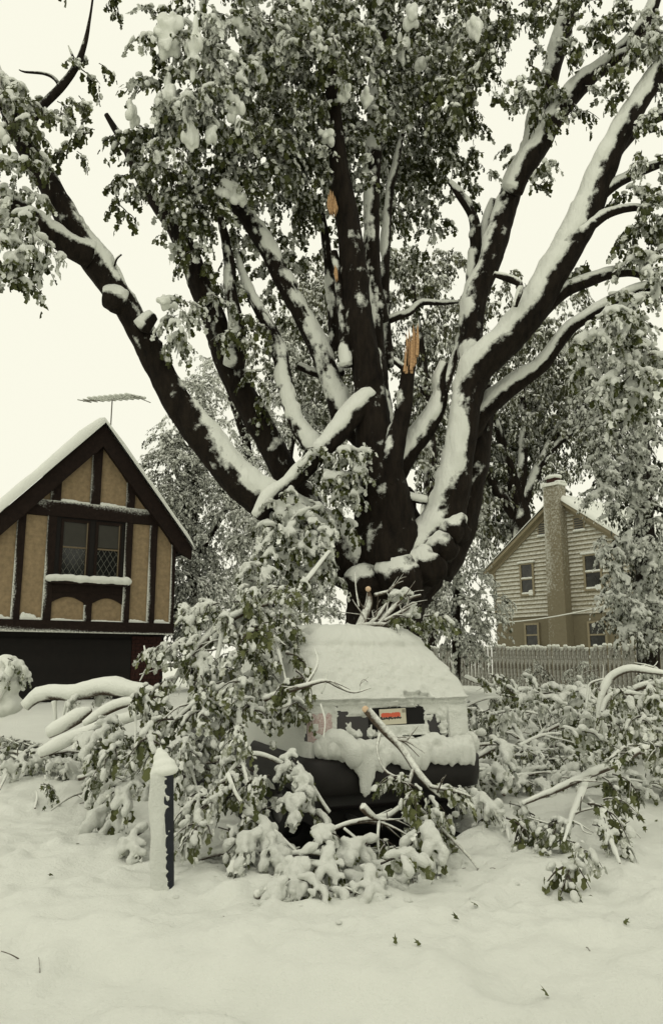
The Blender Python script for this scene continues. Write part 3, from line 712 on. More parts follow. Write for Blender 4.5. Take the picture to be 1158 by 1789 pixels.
L([(48, 222, 22), (76, 185, 17), (108, 152, 16), (134, 116, 14), (149, 76, 10), (157, 36, 6), (163, -4, 4)], 11.5, 'branch', snow=.35)
L([(106, 153, 8), (96, 138, 7), (78, 129, 6), (44, 126, 4), (34, 122, 2)], 11.5, 'branch', snow=.4)
L([(135, 112, 7), (126, 95, 5), (120, 80, 2)], 11.5, 'branch', snow=.1)
L([(200, 465, 5), (205, 452, 4), (213, 445, 3)], 12.2, 'branch', snow=.8)
L([(560, 920, 70), (512, 850, 60), (470, 772, 58), (430, 700, 55), (402, 645, 54), (375, 562, 52), (350, 500, 48), (330, 445, 44), (302, 392, 37), (272, 352, 31), (246, 312, 24), (218, 254, 17), (186, 200, 10)], (14.4, 13.4), thr=.26)
L([(412, 640, 38), (416, 602, 36), (412, 560, 32), (404, 512, 26), (400, 455, 22), (386, 385, 17), (360, 335, 12)], 13.7)
L([(562, 800, 44), (540, 772, 40), (520, 742, 36), (502, 690, 34), (490, 625, 32), (474, 580, 28), (442, 522, 22), (424, 478, 16), (415, 440, 10)], (13.6, 13.9), thr=.02)
L([(640, 770, 60), (602, 730, 50), (588, 690, 46), (562, 622, 42), (532, 560, 40), (500, 500, 38), (470, 442, 36), (440, 392, 36), (412, 352, 38), (392, 322, 34)], (13.9, 13.6), thr=.04)
L([(650, 690, 34), (618, 722, 44), (596, 752, 36), (552, 802, 34), (506, 848, 34), (474, 872, 34), (452, 905, 26)], (13.2, 12.9), thr=.0, cap=.08)
L([(672, 985, 150), (668, 900, 122), (664, 840, 104), (658, 790, 90), (649, 725, 68), (641, 655, 60), (627, 560, 58), (619, 480, 55), (610, 400, 52), (598, 335, 48), (590, 275, 40), (584, 200, 30), (576, 110, 22)], (13.5, 13.0), thr=.46, cap=.05)
L([(606, 640, 26), (600, 560, 24), (592, 490, 22), (583, 440, 16)], 13.25, thr=.1)
L([(684, 800, 46), (668, 720, 42), (656, 610, 38), (652, 520, 36), (650, 430, 32), (650, 340, 32), (655, 250, 30), (660, 160, 30), (665, 60, 26), (668, -30, 24), (672, -200, 20)], (13.9, 14.3), thr=.14)
L([(668, 560, 30), (660, 520, 30), (657, 500, 26)], 14.0, 'limb_stub', gnarl=.25)
L([(678, 640, 24), (673, 520, 19), (675, 420, 18), (681, 340, 16), (691, 290, 13), (703, 235, 8)], 14.5, thr=.14)
L([(676, 850, 52), (690, 780, 42), (704, 720, 37), (710, 675, 32), (714, 640, 29)], (13.2, 13.0), thr=.5)
L([(680, 560, 15), (700, 552, 15), (716, 546, 14), (736, 530, 12), (770, 530, 9), (800, 528, 6)], 14.2, 'branch')
L([(600, 650, 18), (560, 655, 16), (520, 640, 12)], 14.2, 'branch')
L([(585, 610, 26), (580, 520, 22), (570, 430, 18), (560, 360, 14)], 15.5)
# right-hand fork
L([(690, 1030, 122), (735, 972, 108), (772, 920, 85), (792, 855, 66), (808, 770, 59), (820, 690, 59), (836, 645, 64), (862, 618, 66), (896, 585, 66), (932, 538, 63), (966, 480, 59), (1000, 424, 54), (1030, 362, 50), (1050, 310, 47), (1068, 268, 42), (1096, 214, 40), (1130, 160, 37), (1160, 118, 35), (1210, 50, 31), (1270, -40, 26)], (13.7, 11.8), thr=.10, cap=.10, gnarl=.12)
L([(750, 985, 110), (788, 940, 92), (812, 880, 70), (826, 800, 62), (836, 720, 56), (842, 680, 46)], (14.1, 14.1), thr=.5)
L([(812, 720, 60), (822, 650, 52), (824, 565, 48), (835, 510, 48), (856, 458, 46), (876, 390, 46), (891, 342, 44), (906, 308, 42), (926, 268, 40), (937, 218, 38), (956, 158, 36), (971, 100, 34), (986, 48, 32), (996, -4, 30), (1010, -120, 26)], (13.7, 13.4), thr=.16)
L([(898, 335, 36), (912, 302, 38), (940, 258, 38), (966, 210, 38), (992, 174, 35), (1032, 134, 32), (1070, 106, 30), (1108, 68, 28), (1136, 22, 24), (1158, -40, 20)], (13.3, 12.6), thr=.12)
L([(1066, 110, 26), (1100, 96, 26), (1150, 74, 24), (1210, 50, 20)], 12.7)
L([(826, 590, 30), (827, 500, 29), (831, 430, 26), (826, 380, 21), (798, 335, 15), (784, 318, 8)], 13.9, thr=.12)
L([(834, 490, 24), (846, 425, 23), (853, 385, 20), (862, 350, 14)], 14.0)
L([(822, 760, 40), (840, 725, 40), (872, 694, 38), (912, 664, 34), (946, 640, 30), (974, 602, 26), (1002, 570, 24), (1042, 545, 27), (1082, 525, 25), (1124, 506, 24), (1190, 500, 18)], (13.9, 12.2), thr=-.05, cap=.10)
L([(930, 560, 34), (958, 532, 30), (988, 508, 27), (1032, 490, 23), (1062, 480, 21), (1100, 476, 18), (1140, 486, 14)], (12.9, 12.6), thr=.05)
for pts in ([(1062, 290, 30), (1084, 256, 27), (1118, 222, 23), (1160, 200, 20)], [(1034, 362, 24), (1064, 330, 22), (1102, 308, 19), (1160, 284, 16)], [(1014, 410, 22), (1046, 384, 19), (1068, 372, 16), (1104, 364, 14), (1140, 366, 10)],
            [(900, 535, 10), (908, 500, 14), (885, 487, 14), (862, 480, 10)]):
    L(pts, 12.4, 'branch')
L([(690, 830, 50), (712, 790, 46), (734, 764, 42), (756, 730, 36), (770, 694, 28), (768, 664, 24), (776, 634, 16)], (13.6, 13.3), thr=-.1, cap=.13)
L([(700, 868, 20), (722, 872, 16), (745, 876, 14)], 13.4, 'branch', thr=-.3)
# bark knuckles at the fork
for (x, y, r_, D) in ((792, 926, 30, 13.3), (742, 988, 38, 13.2), (700, 1008, 42, 13.1), (640, 1015, 34, 13.2), (766, 960, 32, 13.25)):
    V, F = ICO3; c = at(x, y, D); rr = px2m(r_, x, y, D)
    P = V * rr * (.55 + .9 * fbm(V * 2.2 + x, 4, 6))[:, None] * np.array([1, .8, .9]); n = P / (np.linalg.norm(P, axis=1)[:, None] + 1e-9)
    s = sstep(.3, .75, n @ WIND + (fbm(P * 9, 3, 3) - .5) * 1.3); fx = np.zeros((len(V), 3)); fx[:, 0] = s * .75
    mesh('bark_burl', local(tree, P + c + n * (s * .02)[:, None]), F, BK, tree, True, fx)
# torn pale wood
def torn(pts_front, D, thick, label):
    n = len(pts_front); V = [at(x, y, D) for x, y in pts_front] + [at(x, y, D) + np.array([0.01, thick, 0]) for x, y in pts_front]
    F = [tuple(range(n))[::-1], tuple(range(n, 2 * n))] + [(i, (i + 1) % n, n + (i + 1) % n, n + i) for i in range(n)]
    o = mesh('torn_wood', local(tree, V), F, M['torn_wood'], tree, False); o['label'] = label; return o
for i, (x0, x1, yb_, yt) in enumerate(((704, 710, 648, 604), (707, 713, 652, 580), (711, 717, 650, 571), (715, 721, 646, 584), (718, 725, 640, 566), (722, 728, 634, 573), (725, 732, 620, 563), (709, 714, 640, 596), (716, 722, 652, 600))):
    torn([(x0, yb_), (x0 + 1.5, (yb_ * 2 + yt) / 3), (x0 + 2.5, yt + 12), ((x0 + x1) / 2 + random.uniform(-1, 1.5), yt), (x1 - 1, yt + 16), (x1, (yb_ + yt) / 2), (x1 - 1, yb_)], 12.86 + .02 * (i % 3), .10 + .05 * (i % 2), 'pale orange splinter of a snapped limb')
for i, (x0, x1, yb_, yt) in enumerate(((571, 576, 366, 336), (574, 580, 374, 330), (578, 584, 376, 333), (582, 588, 374, 342), (585, 590, 368, 350))):
    torn([(x0, yb_ - 6), (x0 + .5, (yb_ + yt) / 2), (x0 + 2, yt + 6), ((x0 + x1) / 2, yt), (x1 - 1, yt + 9), (x1, (yb_ + yt) / 2), ((x0 + x1) / 2, yb_)], 12.78 + .015 * (i % 3), .10, 'pale orange torn splinter on the middle limb')
torn([(583, 478), (585, 462), (589, 470), (590, 486), (586, 490)], 13.0, .08, 'small pale scar')
# crown
crown = [
    (450, 50, 190, 100, 12.2, 1.2, 1.2, 'crown_snowy'), (340, 120, 80, 110, 11.8, .8, 1.3, 'crown_snowy'), (300, 235, 58, 85, 12.0, .7, 1.1, 'crown_snowy'), (265, 185, 25, 40, 12, .4, 1, 'crown_snowy'),
    (560, 130, 190, 115, 13.4, 1.2, 1.1), (420, 220, 130, 90, 12.6, 1.0, 1.2), (560, 265, 110, 70, 13.6, 1.0, 1.1), (730, 70, 160, 110, 14.0, 1.3, 1.2), (500, 180, 150, 140, 15.0, 1.0, 1.0),
    (830, 50, 75, 85, 12.6, .8, 1.2), (815, 175, 48, 55, 12.6, .6, 1.2), (735, 215, 100, 80, 15.0, 1.0, 1.2), (640, 60, 150, 90, 15.5, 1.0, 1.0), (690, 240, 80, 100, 16, 1, 1.0), (770, 150, 90, 80, 14.5, .8, 1.0),
    (250, 315, 62, 45, 12.6, .5, 1.2, 'bare'), (205, 370, 22, 25, 12.6, .3, .8, 'bare'), (335, 380, 46, 75, 12.9, .5, 1.2), (480, 345, 90, 55, 14.4, .8, 1.1), (400, 320, 40, 30, 13.0, .4, 1.2, 'crown_snowy'),
    (740, 330, 80, 70, 16.5, .8, .9, 'bare'), (705, 430, 50, 60, 17, .8, .8, 'bare'), (530, 430, 45, 90, 16, .8, .8, 'bare'), (770, 400, 40, 30, 16.5, .5, .7, 'bare'), (840, 310, 40, 40, 15.5, .6, .8, 'bare'),
    (410, 470, 34, 70, 14.2, .5, .8, 'bare'), (460, 480, 40, 70, 15.5, .6, .7, 'bare'), (590, 430, 25, 130, 16.5, .5, .7, 'bare'), (700, 530, 40, 50, 17, .6, .5, 'bare'),
    (310, 575, 28, 58, 12.6, .3, 1.5, 'crown_snowy'), (350, 430, 22, 60, 13.0, .3, 1.0), (420, 600, 26, 50, 13.4, .3, 1.2), (435, 690, 25, 45, 13.8, .3, .9), (365, 520, 14, 40, 13.0, .2, .9),
    (20, 240, 55, 80, 11.0, .6, 1.3, 'crown_snowy'), (40, 320, 45, 40, 10.8, .5, 1.2, 'heavy'), (30, 430, 50, 65, 10.6, .5, 1.5, 'heavy'), (28, 520, 16, 36, 10.6, .2, 1.4, 'heavy'), (5, 150, 30, 40, 11, .3, 1.1, 'crown_snowy'),
    (135, 225, 50, 48, 11.7, .35, 1.2, 'bare'), (165, 140, 40, 38, 11.6, .3, .9, 'bare'), (125, 285, 18, 22, 11.6, .2, .9, 'bare'), (100, 190, 22, 26, 11.6, .2, .7, 'bare'), (215, 250, 14, 20, 12.8, .2, .9, 'bare'), (225, 5, 40, 14, 12, .3, .8, 'bare'),
    (900, 40, 45, 55, 12.8, .5, 1.0), (925, 175, 36, 55, 12.7, .4, 1.2), (955, 195, 26, 38, 12.6, .3, 1.0), (1010, 50, 48, 60, 12.6, .5, 1.1), (940, 90, 22, 40, 12.5, .3, .8), (1065, 40, 50, 50, 12.4, .4, 1.0),
    (1130, 55, 45, 60, 12.0, .5, 1.2, 'crown_snowy'), (1095, 145, 44, 36, 12.3, .4, 1.2), (1010, 180, 24, 28, 12.8, .3, 1.0), (930, 310, 36, 38, 15, .4, .8, 'bare'), (880, 285, 26, 30, 14, .4, .8, 'bare'), (965, 300, 20, 20, 13, .2, .5, 'bare'),
    (1130, 330, 40, 50, 12.2, .4, 1.2), (1110, 425, 55, 40, 12.6, .4, 1.1), (1150, 250, 30, 40, 12.0, .3, 1.0), (1020, 485, 50, 25, 13.2, .3, .8, 'bare'), (1145, 380, 30, 60, 12.2, .3, 1.1),
    (1100, 560, 62, 48, 12.0, .4, 1.6, 'heavy'), (1035, 610, 26, 50, 12.1, .3, 1.2, 'heavy'), (1135, 650, 36, 70, 11.9, .3, 1.3, 'heavy'), (1150, 480, 30, 50, 12.1, .3, 1.2, 'heavy'),
    (520, 900, 44, 46, 12.7, .35, 1.5, 'heavy'), (575, 820, 50, 40, 12.9, .3, 1.4, 'heavy'), (630, 820, 24, 40, 12.8, .2, 1.5, 'heavy'), (500, 970, 42, 42, 12.5, .3, 1.2, 'heavy'), (560, 990, 34, 50, 12.8, .3, 1.4, 'heavy'), (470, 950, 30, 60, 12.4, .3, 1.3, 'heavy'), (455, 1020, 40, 36, 12.0, .3, 1.2, 'heavy'), (545, 940, 40, 40, 12.5, .25, 1.3, 'heavy'), (590, 900, 20, 40, 12.7, .2, 1.0, 'heavy'), (1025, 700, 18, 60, 12.2, .2, 1.2, 'heavy'), (1070, 620, 30, 50, 12.0, .3, 1.3, 'heavy'), (1100, 700, 30, 60, 12.0, .3, 1.0, 'heavy'),
    (300, 330, 60, 50, 12.8, .4, 1.0), (260, 280, 50, 60, 12.4, .4, 1.0), (220, 350, 30, 30, 12.6, .3, 1.0, 'bare'), (370, 300, 60, 60, 12.9, .5, 1.1), (450, 290, 70, 50, 13.4, .6, 1.2), (520, 330, 50, 60, 14.5, .6, 1.0), (640, 300, 60, 70, 15.2, .5, 1.0), (790, 260, 50, 60, 15.5, .6, .8, 'bare'), (680, 360, 60, 60, 16, .6, .9),
    (440, 420, 50, 50, 15, .5, .8, 'bare'), (500, 560, 50, 60, 16.5, .6, .6, 'bare'), (380, 500, 20, 60, 13.6, .3, .8, 'bare'), (290, 440, 14, 30, 12.9, .2, .6, 'bare'),
    (450, -120, 260, 100, 12.5, 1.8, .7, 'crown', 1.5), (800, -120, 260, 100, 13.5, 1.8, .7, 'crown', 1.5), (600, -300, 420, 130, 14, 2.5, .6, 'crown', 2.0), (100, -60, 90, 50, 11.5, .6, .6, 'crown', 1.3), (1120, -90, 150, 70, 12, 1, .7, 'crown', 1.4)]
hv = [q for q in crown if len(q) > 7 and q[7] in ('heavy', 'crown_snowy')]
foliage('crown', [q for q in crown if q not in hv], M['leaf'], tree, 'crown', 3.4)
foliage('laden_leaves', hv, M['leaf'], tree, 'heavy', 4.0, fuse=.031)
# pillows of snow lodged in the crown
pil = []
for (x, y, a, b, D) in ((300, 45, 30, 26, 11.4), (292, 80, 22, 30, 11.4), (296, 165, 14, 30, 11.5), (338, 90, 12, 50, 11.3), (332, 230, 14, 40, 11.5), (430, 45, 18, 24, 11.5), (232, 200, 8, 26, 11.7), (410, 190, 14, 30, 11.6), (400, 330, 20, 20, 12.6), (412, 350, 22, 16, 12.6), (488, 85, 12, 16, 12), (720, 30, 16, 24, 12.7), (600, 160, 14, 14, 12.4),
                        (572, 240, 16, 14, 12.6), (525, 20, 16, 20, 12), (830, 50, 12, 26, 11.9), (455, 130, 12, 14, 11.9), (370, 240, 10, 22, 11.6), (640, 170, 12, 18, 12.6), (735, 110, 12, 12, 13), (2, 230, 8, 20, 10.3), (290, 530, 12, 12, 12.3), (700, 90, 10, 24, 13), (550, 60, 12, 16, 12.2)):
    c = at(x, y, D)
    rr = px2m(1, x, y, D)
    for q in range(13):
        g = RNG.normal(0, .42, 2); sz = random.uniform(.22, .48); pil.append((local(tree, [c + np.array([g[0] * a * rr, random.uniform(-.12, .12), g[1] * b * rr])])[0], (max(.05, a * rr * sz), random.uniform(.05, .11), max(.06, b * rr * sz * 1.2))))
tag(lumps('crown_snow', pil, M['snow'], tree, .024, 1.1), kind='stuff')

# ------------------------------------------------------------------ trees behind
def back_tree(name, label, cat, foot, trunks, regions, mat, style, k, group=None, bmat=BK, fuse=0, scl=1.0):
    """foot: pixel x and depth of the base; trunks: pixel lines"""
    p = at(foot[0], 1150, foot[1]); g = float(G(p[0], p[1])); t = empty(name, (p[0], p[1], g)); tag(t, label, cat, group)
    for i, pts in enumerate(trunks):
        P = pixline(pts, foot[1])
        if i == 0: P[0, 2] = g - .2
        limb('trunk' if i == 0 else 'limb', P, bmat, t, sides=10, step=max(.15, P[:, 3].mean()), thr=.30)
    if scl != 1.0: regions = [(*q[:7], q[7] if len(q) > 7 else style, scl) for q in regions]
    foliage('crown', regions, mat, t, style, k, fuse=fuse)
    return t
D = 22.5
back_tree('weeping_tree', 'pale weeping tree loaded with snow beside the timbered gable', 'tree', (345, D),
          [[(345, 1180, 22), (342, 1050, 20), (338, 900, 16), (345, 780, 12), (350, 690, 6)], [(340, 930, 10), (310, 830, 8), (285, 780, 5)], [(342, 980, 10), (400, 880, 8), (430, 810, 4)]],
          [(300, 800, 42, 55, D, 1, 1.2), (345, 720, 50, 60, D, 1.2, 1.2), (300, 900, 40, 70, D, 1, 1.2), (360, 850, 62, 100, D, 1.2, 1.2), (350, 990, 55, 80, D, 1, 1.2), (425, 900, 45, 90, D, 1.2, 1.0), (345, 1090, 60, 60, D, 1, 1.0), (320, 1040, 40, 70, D - .4, .6, 1.2)], M['conifer'], 'weeping', 3.5)
D = 27.0
back_tree('weeping_tree', 'snowy drooping tree glimpsed between the left limbs of the big maple', 'tree', (470, D),
          [[(470, 1180, 26), (466, 1000, 22), (450, 860, 18), (425, 760, 12), (400, 690, 8)], [(462, 960, 14), (500, 840, 10), (520, 700, 6)], [(448, 850, 10), (430, 740, 8), (440, 640, 5)]],
          [(470, 740, 75, 70, D, 1.5, 1.0), (390, 660, 50, 50, D, 1.2, .8), (520, 640, 70, 70, D, 1.5, .8, 'far'), (440, 840, 70, 70, D, 1.5, 1.1), (480, 960, 70, 80, D, 1.5, 1.1), (560, 760, 45, 80, D, 1.2, .8, 'far'), (430, 1060, 80, 60, D, 1.2, 1.0), (540, 1040, 50, 80, D, 1.2, 1.0), (560, 900, 40, 60, D, 1.2, 1.0)], M['conifer'], 'weeping', 2.9)
D = 20.0
back_tree('weeping_tree', 'drooping snowy tree between the maple trunk and the picket fence', 'tree', (795, D),
          [[(795, 1190, 16), (797, 1080, 14), (800, 960, 10), (806, 860, 5)]],
          [(805, 900, 30, 50, D, .6, 1.0), (800, 990, 40, 60, D, .8, 1.2), (790, 1070, 44, 60, D, .8, 1.2), (815, 1110, 34, 44, D, .6, 1.1), (765, 1040, 26, 60, D, .6, 1.0), (845, 1060, 20, 40, D, .4, .8)], M['conifer'], 'weeping', 3.5)
D = 42.0
back_tree('leafy_tree', 'far leafy tree with several dark stems behind the clapboard house', 'tree', (915, D),
          [[(915, 1150, 44), (912, 960, 38), (908, 890, 32), (890, 820, 20), (868, 740, 12), (850, 660, 8)], [(908, 900, 22), (912, 820, 17), (915, 740, 12), (912, 660, 8)], [(906, 910, 22), (870, 860, 17), (840, 800, 10)], [(914, 880, 20), (945, 810, 15), (985, 730, 9), (1010, 670, 6)], [(930, 850, 14), (960, 790, 11), (1020, 740, 7)]],
          [(900, 700, 100, 80, D, 2.5, .9), (800, 760, 60, 80, D, 2, 1.0), (860, 830, 55, 50, D, 2, .9), (985, 770, 70, 70, D, 2, 1.0), (1000, 650, 70, 60, D, 2, .9), (960, 850, 40, 30, D, 2, .8), (830, 900, 40, 60, D, 2, 1.0), (840, 620, 70, 50, D, 2, .8), (1050, 820, 40, 50, D, 2, .9), (790, 660, 40, 60, D, 2, .8), (900, 780, 90, 60, D + 3, 1, 1.4), (870, 880, 60, 60, D + 3, 1, 1.4), (960, 690, 80, 60, D + 3, 1, 1.2), (1040, 730, 50, 90, D + 3, 1, 1.3), (820, 820, 40, 90, D + 3, 1, 1.4), (880, 950, 40, 40, D + 3, 1, 1.2), (950, 600, 90, 40, D + 2, 1, 1.0)], M['leaf_far'], 'far', 3.0, scl=1.45)
D = 36.0
back_tree('leafy_tree', 'far leafy tree showing through the middle of the big maple', 'tree', (745, D),
          [[(745, 1150, 34), (748, 950, 30), (752, 820, 24), (745, 700, 18), (735, 600, 12), (720, 500, 8)], [(750, 760, 16), (790, 640, 12), (815, 540, 8)], [(748, 720, 14), (700, 640, 10), (560, 560, 6)]],
          [(720, 480, 60, 60, D, 2, .8), (770, 560, 55, 70, D, 2, .8), (740, 680, 55, 70, D, 2, .9), (600, 560, 60, 90, D, 2, .7), (560, 660, 60, 60, D, 2, .8), (750, 820, 40, 60, D, 2, .9), (640, 470, 60, 60, D, 2, .6), (530, 560, 50, 60, D, 2, .7), (880, 520, 60, 50, D, 2, .6), (940, 580, 60, 40, D, 2, .7), (1000, 530, 50, 35, D, 2, .6), (600, 740, 40, 60, D, 2, .9), (550, 720, 60, 60, D + 2, 1, 1.3), (740, 760, 50, 70, D + 2, 1, 1.3), (480, 600, 60, 60, D + 2, 1, .8), (630, 620, 60, 90, D + 2, 1, 1.1), (760, 480, 60, 50, D + 2, 1, .8), (560, 500, 60, 60, D + 2, 1, .8), (720, 600, 50, 50, D + 2, 1, 1.0), (820, 560, 40, 60, D, 1, .8)], M['leaf_far'], 'far', 3.0, scl=1.45)
D = 17.5
back_tree('conifer_tree', 'tall drooping conifer clotted with snow beside the clapboard house', 'conifer', (1130, D),
          [[(1130, 1200, 40), (1128, 1000, 34), (1124, 850, 28), (1118, 700, 20), (1112, 580, 12)]] + [[(1122, y, 10), (1122 + s * 40, y + 15, 8), (1122 + s * 75, y + 50, 5)] for y, s in ((720, -1), (760, 1), (820, -1), (880, 1), (930, -1), (990, 1), (1020, -1))],
          [(x, y, rx, ry, D + dz, .22, 1.5, 'conifer', sc_) for x, y, rx, ry, dz, sc_ in (
              (1027, 690, 11, 65, -.2, .8), (1046, 790, 12, 45, -.3, .8), (1044, 862, 11, 40, -.4, .8), (1064, 880, 12, 40, -.5, .8), (1060, 960, 12, 50, -.5, .8), (1066, 1050, 14, 50, -.6, .8), (1092, 1040, 14, 60, -.6, .8), (1103, 875, 15, 35, -.5, .8), (1140, 840, 22, 38, -.6, .9),
              (1130, 960, 20, 55, -.5, .9), (1125, 1100, 34, 50, -.7, .9), (1150, 1030, 20, 50, -.5, .9), (1104, 785, 14, 50, -.3, .8), (1078, 830, 12, 50, -.2, .8), (1132, 690, 20, 30, -.3, .8), (1140, 760, 18, 30, -.4, .8), (1055, 720, 12, 50, 0, .8), (1082, 720, 12, 60, .1, .8), (1155, 920, 14, 60, -.4, .8), (1105, 970, 12, 40, -.3, .8), (1090, 640, 20, 40, 0, .9), (1040, 620, 14, 36, 0, .8))]
          + [(1100, 800, 50, 130, D + .9, .5, .8, 'far', .8), (1105, 1000, 44, 120, D + .7, .5, .8, 'far', .8), (1100, 650, 50, 60, D + .8, .4, .6, 'far', .8)], M['conifer'], 'conifer', 4.4, fuse=.028)

# ------------------------------------------------------------------ the buried van
M['van_paint'] = mat_plain('dark_van_paint', (.014, .012, .012), .35, .2, 5, 0, spec=.5)
M['bumper'] = mat_plain('black_bumper', (.012, .010, .009), .6, .2, 10, .1)
M['black'] = mat_plain('black_recess', (.005, .0045, .004), .8, .1, 10, 0)
M['red_lens'] = mat_snowmix('frosted_red_lens', (.16, .008, .014), (.26, .016, .024), 25, .4, 70, .55, .2)
M['rubber'] = mat_plain('tyre_rubber', (.012, .012, .012), .85, .2, 20, .2)
M['steel'] = mat_plain('wheel_steel', (.12, .12, .115), .4, .2, 10, 0, metallic=.6)
van = empty('parked_van', (.655, 8.20, float(G(.2, 9.6)) - .03), math.radians(25.6)); van.rotation_euler = (math.radians(2.2), 0, math.radians(25.6))
tag(van, 'dark van buried in snow with its rear hatch and bumper facing the street', 'van')
LV_ = np.array([(.22, .14, 4.35, .84), (.34, .12, 4.36, .87), (.46, .07, 4.46, .915), (.75, .06, 4.46, .925), (1.00, .09, 4.25, .915), (1.10, .13, 3.85, .90), (1.30, .25, 3.40, .865), (1.50, .37, 3.1, .795), (1.68, .50, 2.85, .715), (1.76, .60, 2.72, .63), (1.81, .76, 2.55, .46), (1.825, 1.2, 2.2, .2)])
def lvl(z): return [np.interp(z, LV_[:, 0], LV_[:, c]) for c in (1, 2, 3)]
def van_ring(z, r=.16, off=0.0, cnt=(44, 8, 56, 8, 44, 30), front=True):
    yr, yf, hw = lvl(z); r = min(r, hw * .8); pts = []
    for t in np.linspace(0, 1, cnt[0]): pts.append((-hw, (yf - r) + ((yr + r) - (yf - r)) * t, -1, 0))
    for t in np.linspace(0, math.pi / 2, cnt[1] + 2)[1:-1]: pts.append((-hw + r - r * math.cos(t), yr + r - r * math.sin(t), -math.cos(t), -math.sin(t)))
    for t in np.linspace(0, 1, cnt[2]): pts.append((-hw + r + (2 * hw - 2 * r) * t, yr, 0, -1))
    for t in np.linspace(0, math.pi / 2, cnt[3] + 2)[1:-1]: pts.append((hw - r + r * math.sin(t), yr + r - r * math.cos(t), math.sin(t), -math.cos(t)))
    for t in np.linspace(0, 1, cnt[4]): pts.append((hw, (yr + r) + ((yf - r) - (yr + r)) * t, 1, 0))
    if front:
        for t in np.linspace(0, 1, cnt[5]): pts.append((hw - 2 * hw * t, yf - r + r * math.sin(math.pi * t) ** .5, 0, 1))
    P = np.array(pts); V = np.column_stack([P[:, 0] + P[:, 2] * off, P[:, 1] + P[:, 3] * off, np.full(len(P), z)]); return V, P[:, 2:]
zs = np.concatenate([np.linspace(.22, 1.8, 32), [1.81, 1.82, 1.825]])
rings = [van_ring(z, cnt=(20, 6, 20, 6, 20, 16))[0] for z in zs]; nr = len(rings[0]); V = np.vstack(rings)
F = [(i * nr + j, i * nr + (j + 1) % nr, (i + 1) * nr + (j + 1) % nr, (i + 1) * nr + j) for i in range(len(rings) - 1) for j in range(nr)]
F.append(tuple((len(rings) - 1) * nr + j for j in range(nr))); F.append(tuple(range(nr))[::-1])
mesh('body', V, F, M['van_paint'], van)
def hatch_y(x, z):
    yr, yf, hw = lvl(z); r = .16; e = max(0, abs(x) - (hw - r)); return yr + r - math.sqrt(max(0, r * r - min(e, r * .98) ** 2))
def patch(name, x0, x1, z0, z1, off, mat, nx_=12, nz_=8, thick=.02):
    A = [[(x, hatch_y(x, z) - off, z) for x in np.linspace(x0, x1, nx_)] for z in np.linspace(z0, z1, nz_)]
    V = [p for r_ in A for p in r_]; V2 = [(x, y + thick, z) for x, y, z in V]; n = len(V)
    F = [(i * nx_ + j, i * nx_ + j + 1, (i + 1) * nx_ + j + 1, (i + 1) * nx_ + j) for i in range(nz_ - 1) for j in range(nx_ - 1)]
    edge = [i for i in range(nx_)] + [(k + 1) * nx_ - 1 for k in range(1, nz_)] + [(nz_ - 1) * nx_ + i for i in range(nx_ - 2, -1, -1)] + [k * nx_ for k in range(nz_ - 2, 0, -1)]
    F += [(edge[i], n + edge[i], n + edge[(i + 1) % len(edge)], edge[(i + 1) % len(edge)]) for i in range(len(edge))]
    return mesh(name, V + V2, F, mat, van)
patch('rear_window', -.70, .70, 1.16, 1.70, .006, M['glass_dark'])
lamp = patch('tail_lamp', -.915, -.70, .74, 1.04, .004, M['red_lens']); lamp['label'] = 'red tail lamp showing through thin snow'
lamps_ = [lamp, patch('tail_lamp', .70, .915, .74, 1.04, .004, M['red_lens'])]
for o in lamps_:
    a_ = o.data.attributes.new('fx', 'FLOAT_VECTOR', 'POINT'); a_.data.foreach_set('vector', np.tile([.30, 0, 0], (len(o.data.vertices), 1)).astype(np.float32).ravel())
patch('plate_recess', -.30, .34, .855, 1.045, .010, M['black'])
# bumper with wrapped ends
R1 = []
for z, o in ((.40, .02), (.42, .07), (.52, .09), (.63, .085), (.66, .05), (.66, -.02)):
    Vr, _ = van_ring(.6, r=.14, off=o, cnt=(10, 8, 30, 8, 10, 0), front=False); Vr = Vr[6:-6]; Vr[:, 1] -= .06; Vr[:, 2] = z; R1.append(Vr)
nb = len(R1[0]); mesh('rear_bumper', np.vstack(R1), [(i * nb + j, i * nb + j + 1, (i + 1) * nb + j + 1, (i + 1) * nb + j) for i in range(5) for j in range(nb - 1)], M['bumper'], van)
# number plate: cream, orange-red script over a dark band, a sticker at the corner
m, t_, n_, b_, l_ = newmat('number_plate')
tc = n_.new('ShaderNodeTexCoord'); sp = n_.new('ShaderNodeSeparateXYZ'); l_.new(tc.outputs['Object'], sp.inputs[0])
def band(lo, hi, axis, wob=0):
    src = sp.outputs[axis]
    if wob:
        no = n_.new('ShaderNodeTexNoise'); no.inputs['Scale'].default_value = 40; l_.new(tc.outputs['Object'], no.inputs['Vector'])
        ad = n_.new('ShaderNodeMath'); ad.operation = 'MULTIPLY_ADD'; l_.new(no.outputs[0], ad.inputs[0]); ad.inputs[1].default_value = wob; l_.new(src, ad.inputs[2]); src = ad.outputs[0]
    a = n_.new('ShaderNodeMath'); a.operation = 'GREATER_THAN'; l_.new(src, a.inputs[0]); a.inputs[1].default_value = lo
    b = n_.new('ShaderNodeMath'); b.operation = 'LESS_THAN'; l_.new(src, b.inputs[0]); b.inputs[1].default_value = hi
    c = n_.new('ShaderNodeMath'); c.operation = 'MULTIPLY'; l_.new(a.outputs[0], c.inputs[0]); l_.new(b.outputs[0], c.inputs[1]); return c.outputs[0]
def mul(a, b):
    c = n_.new('ShaderNodeMath'); c.operation = 'MULTIPLY'; l_.new(a, c.inputs[0]); l_.new(b, c.inputs[1]); return c.outputs[0]
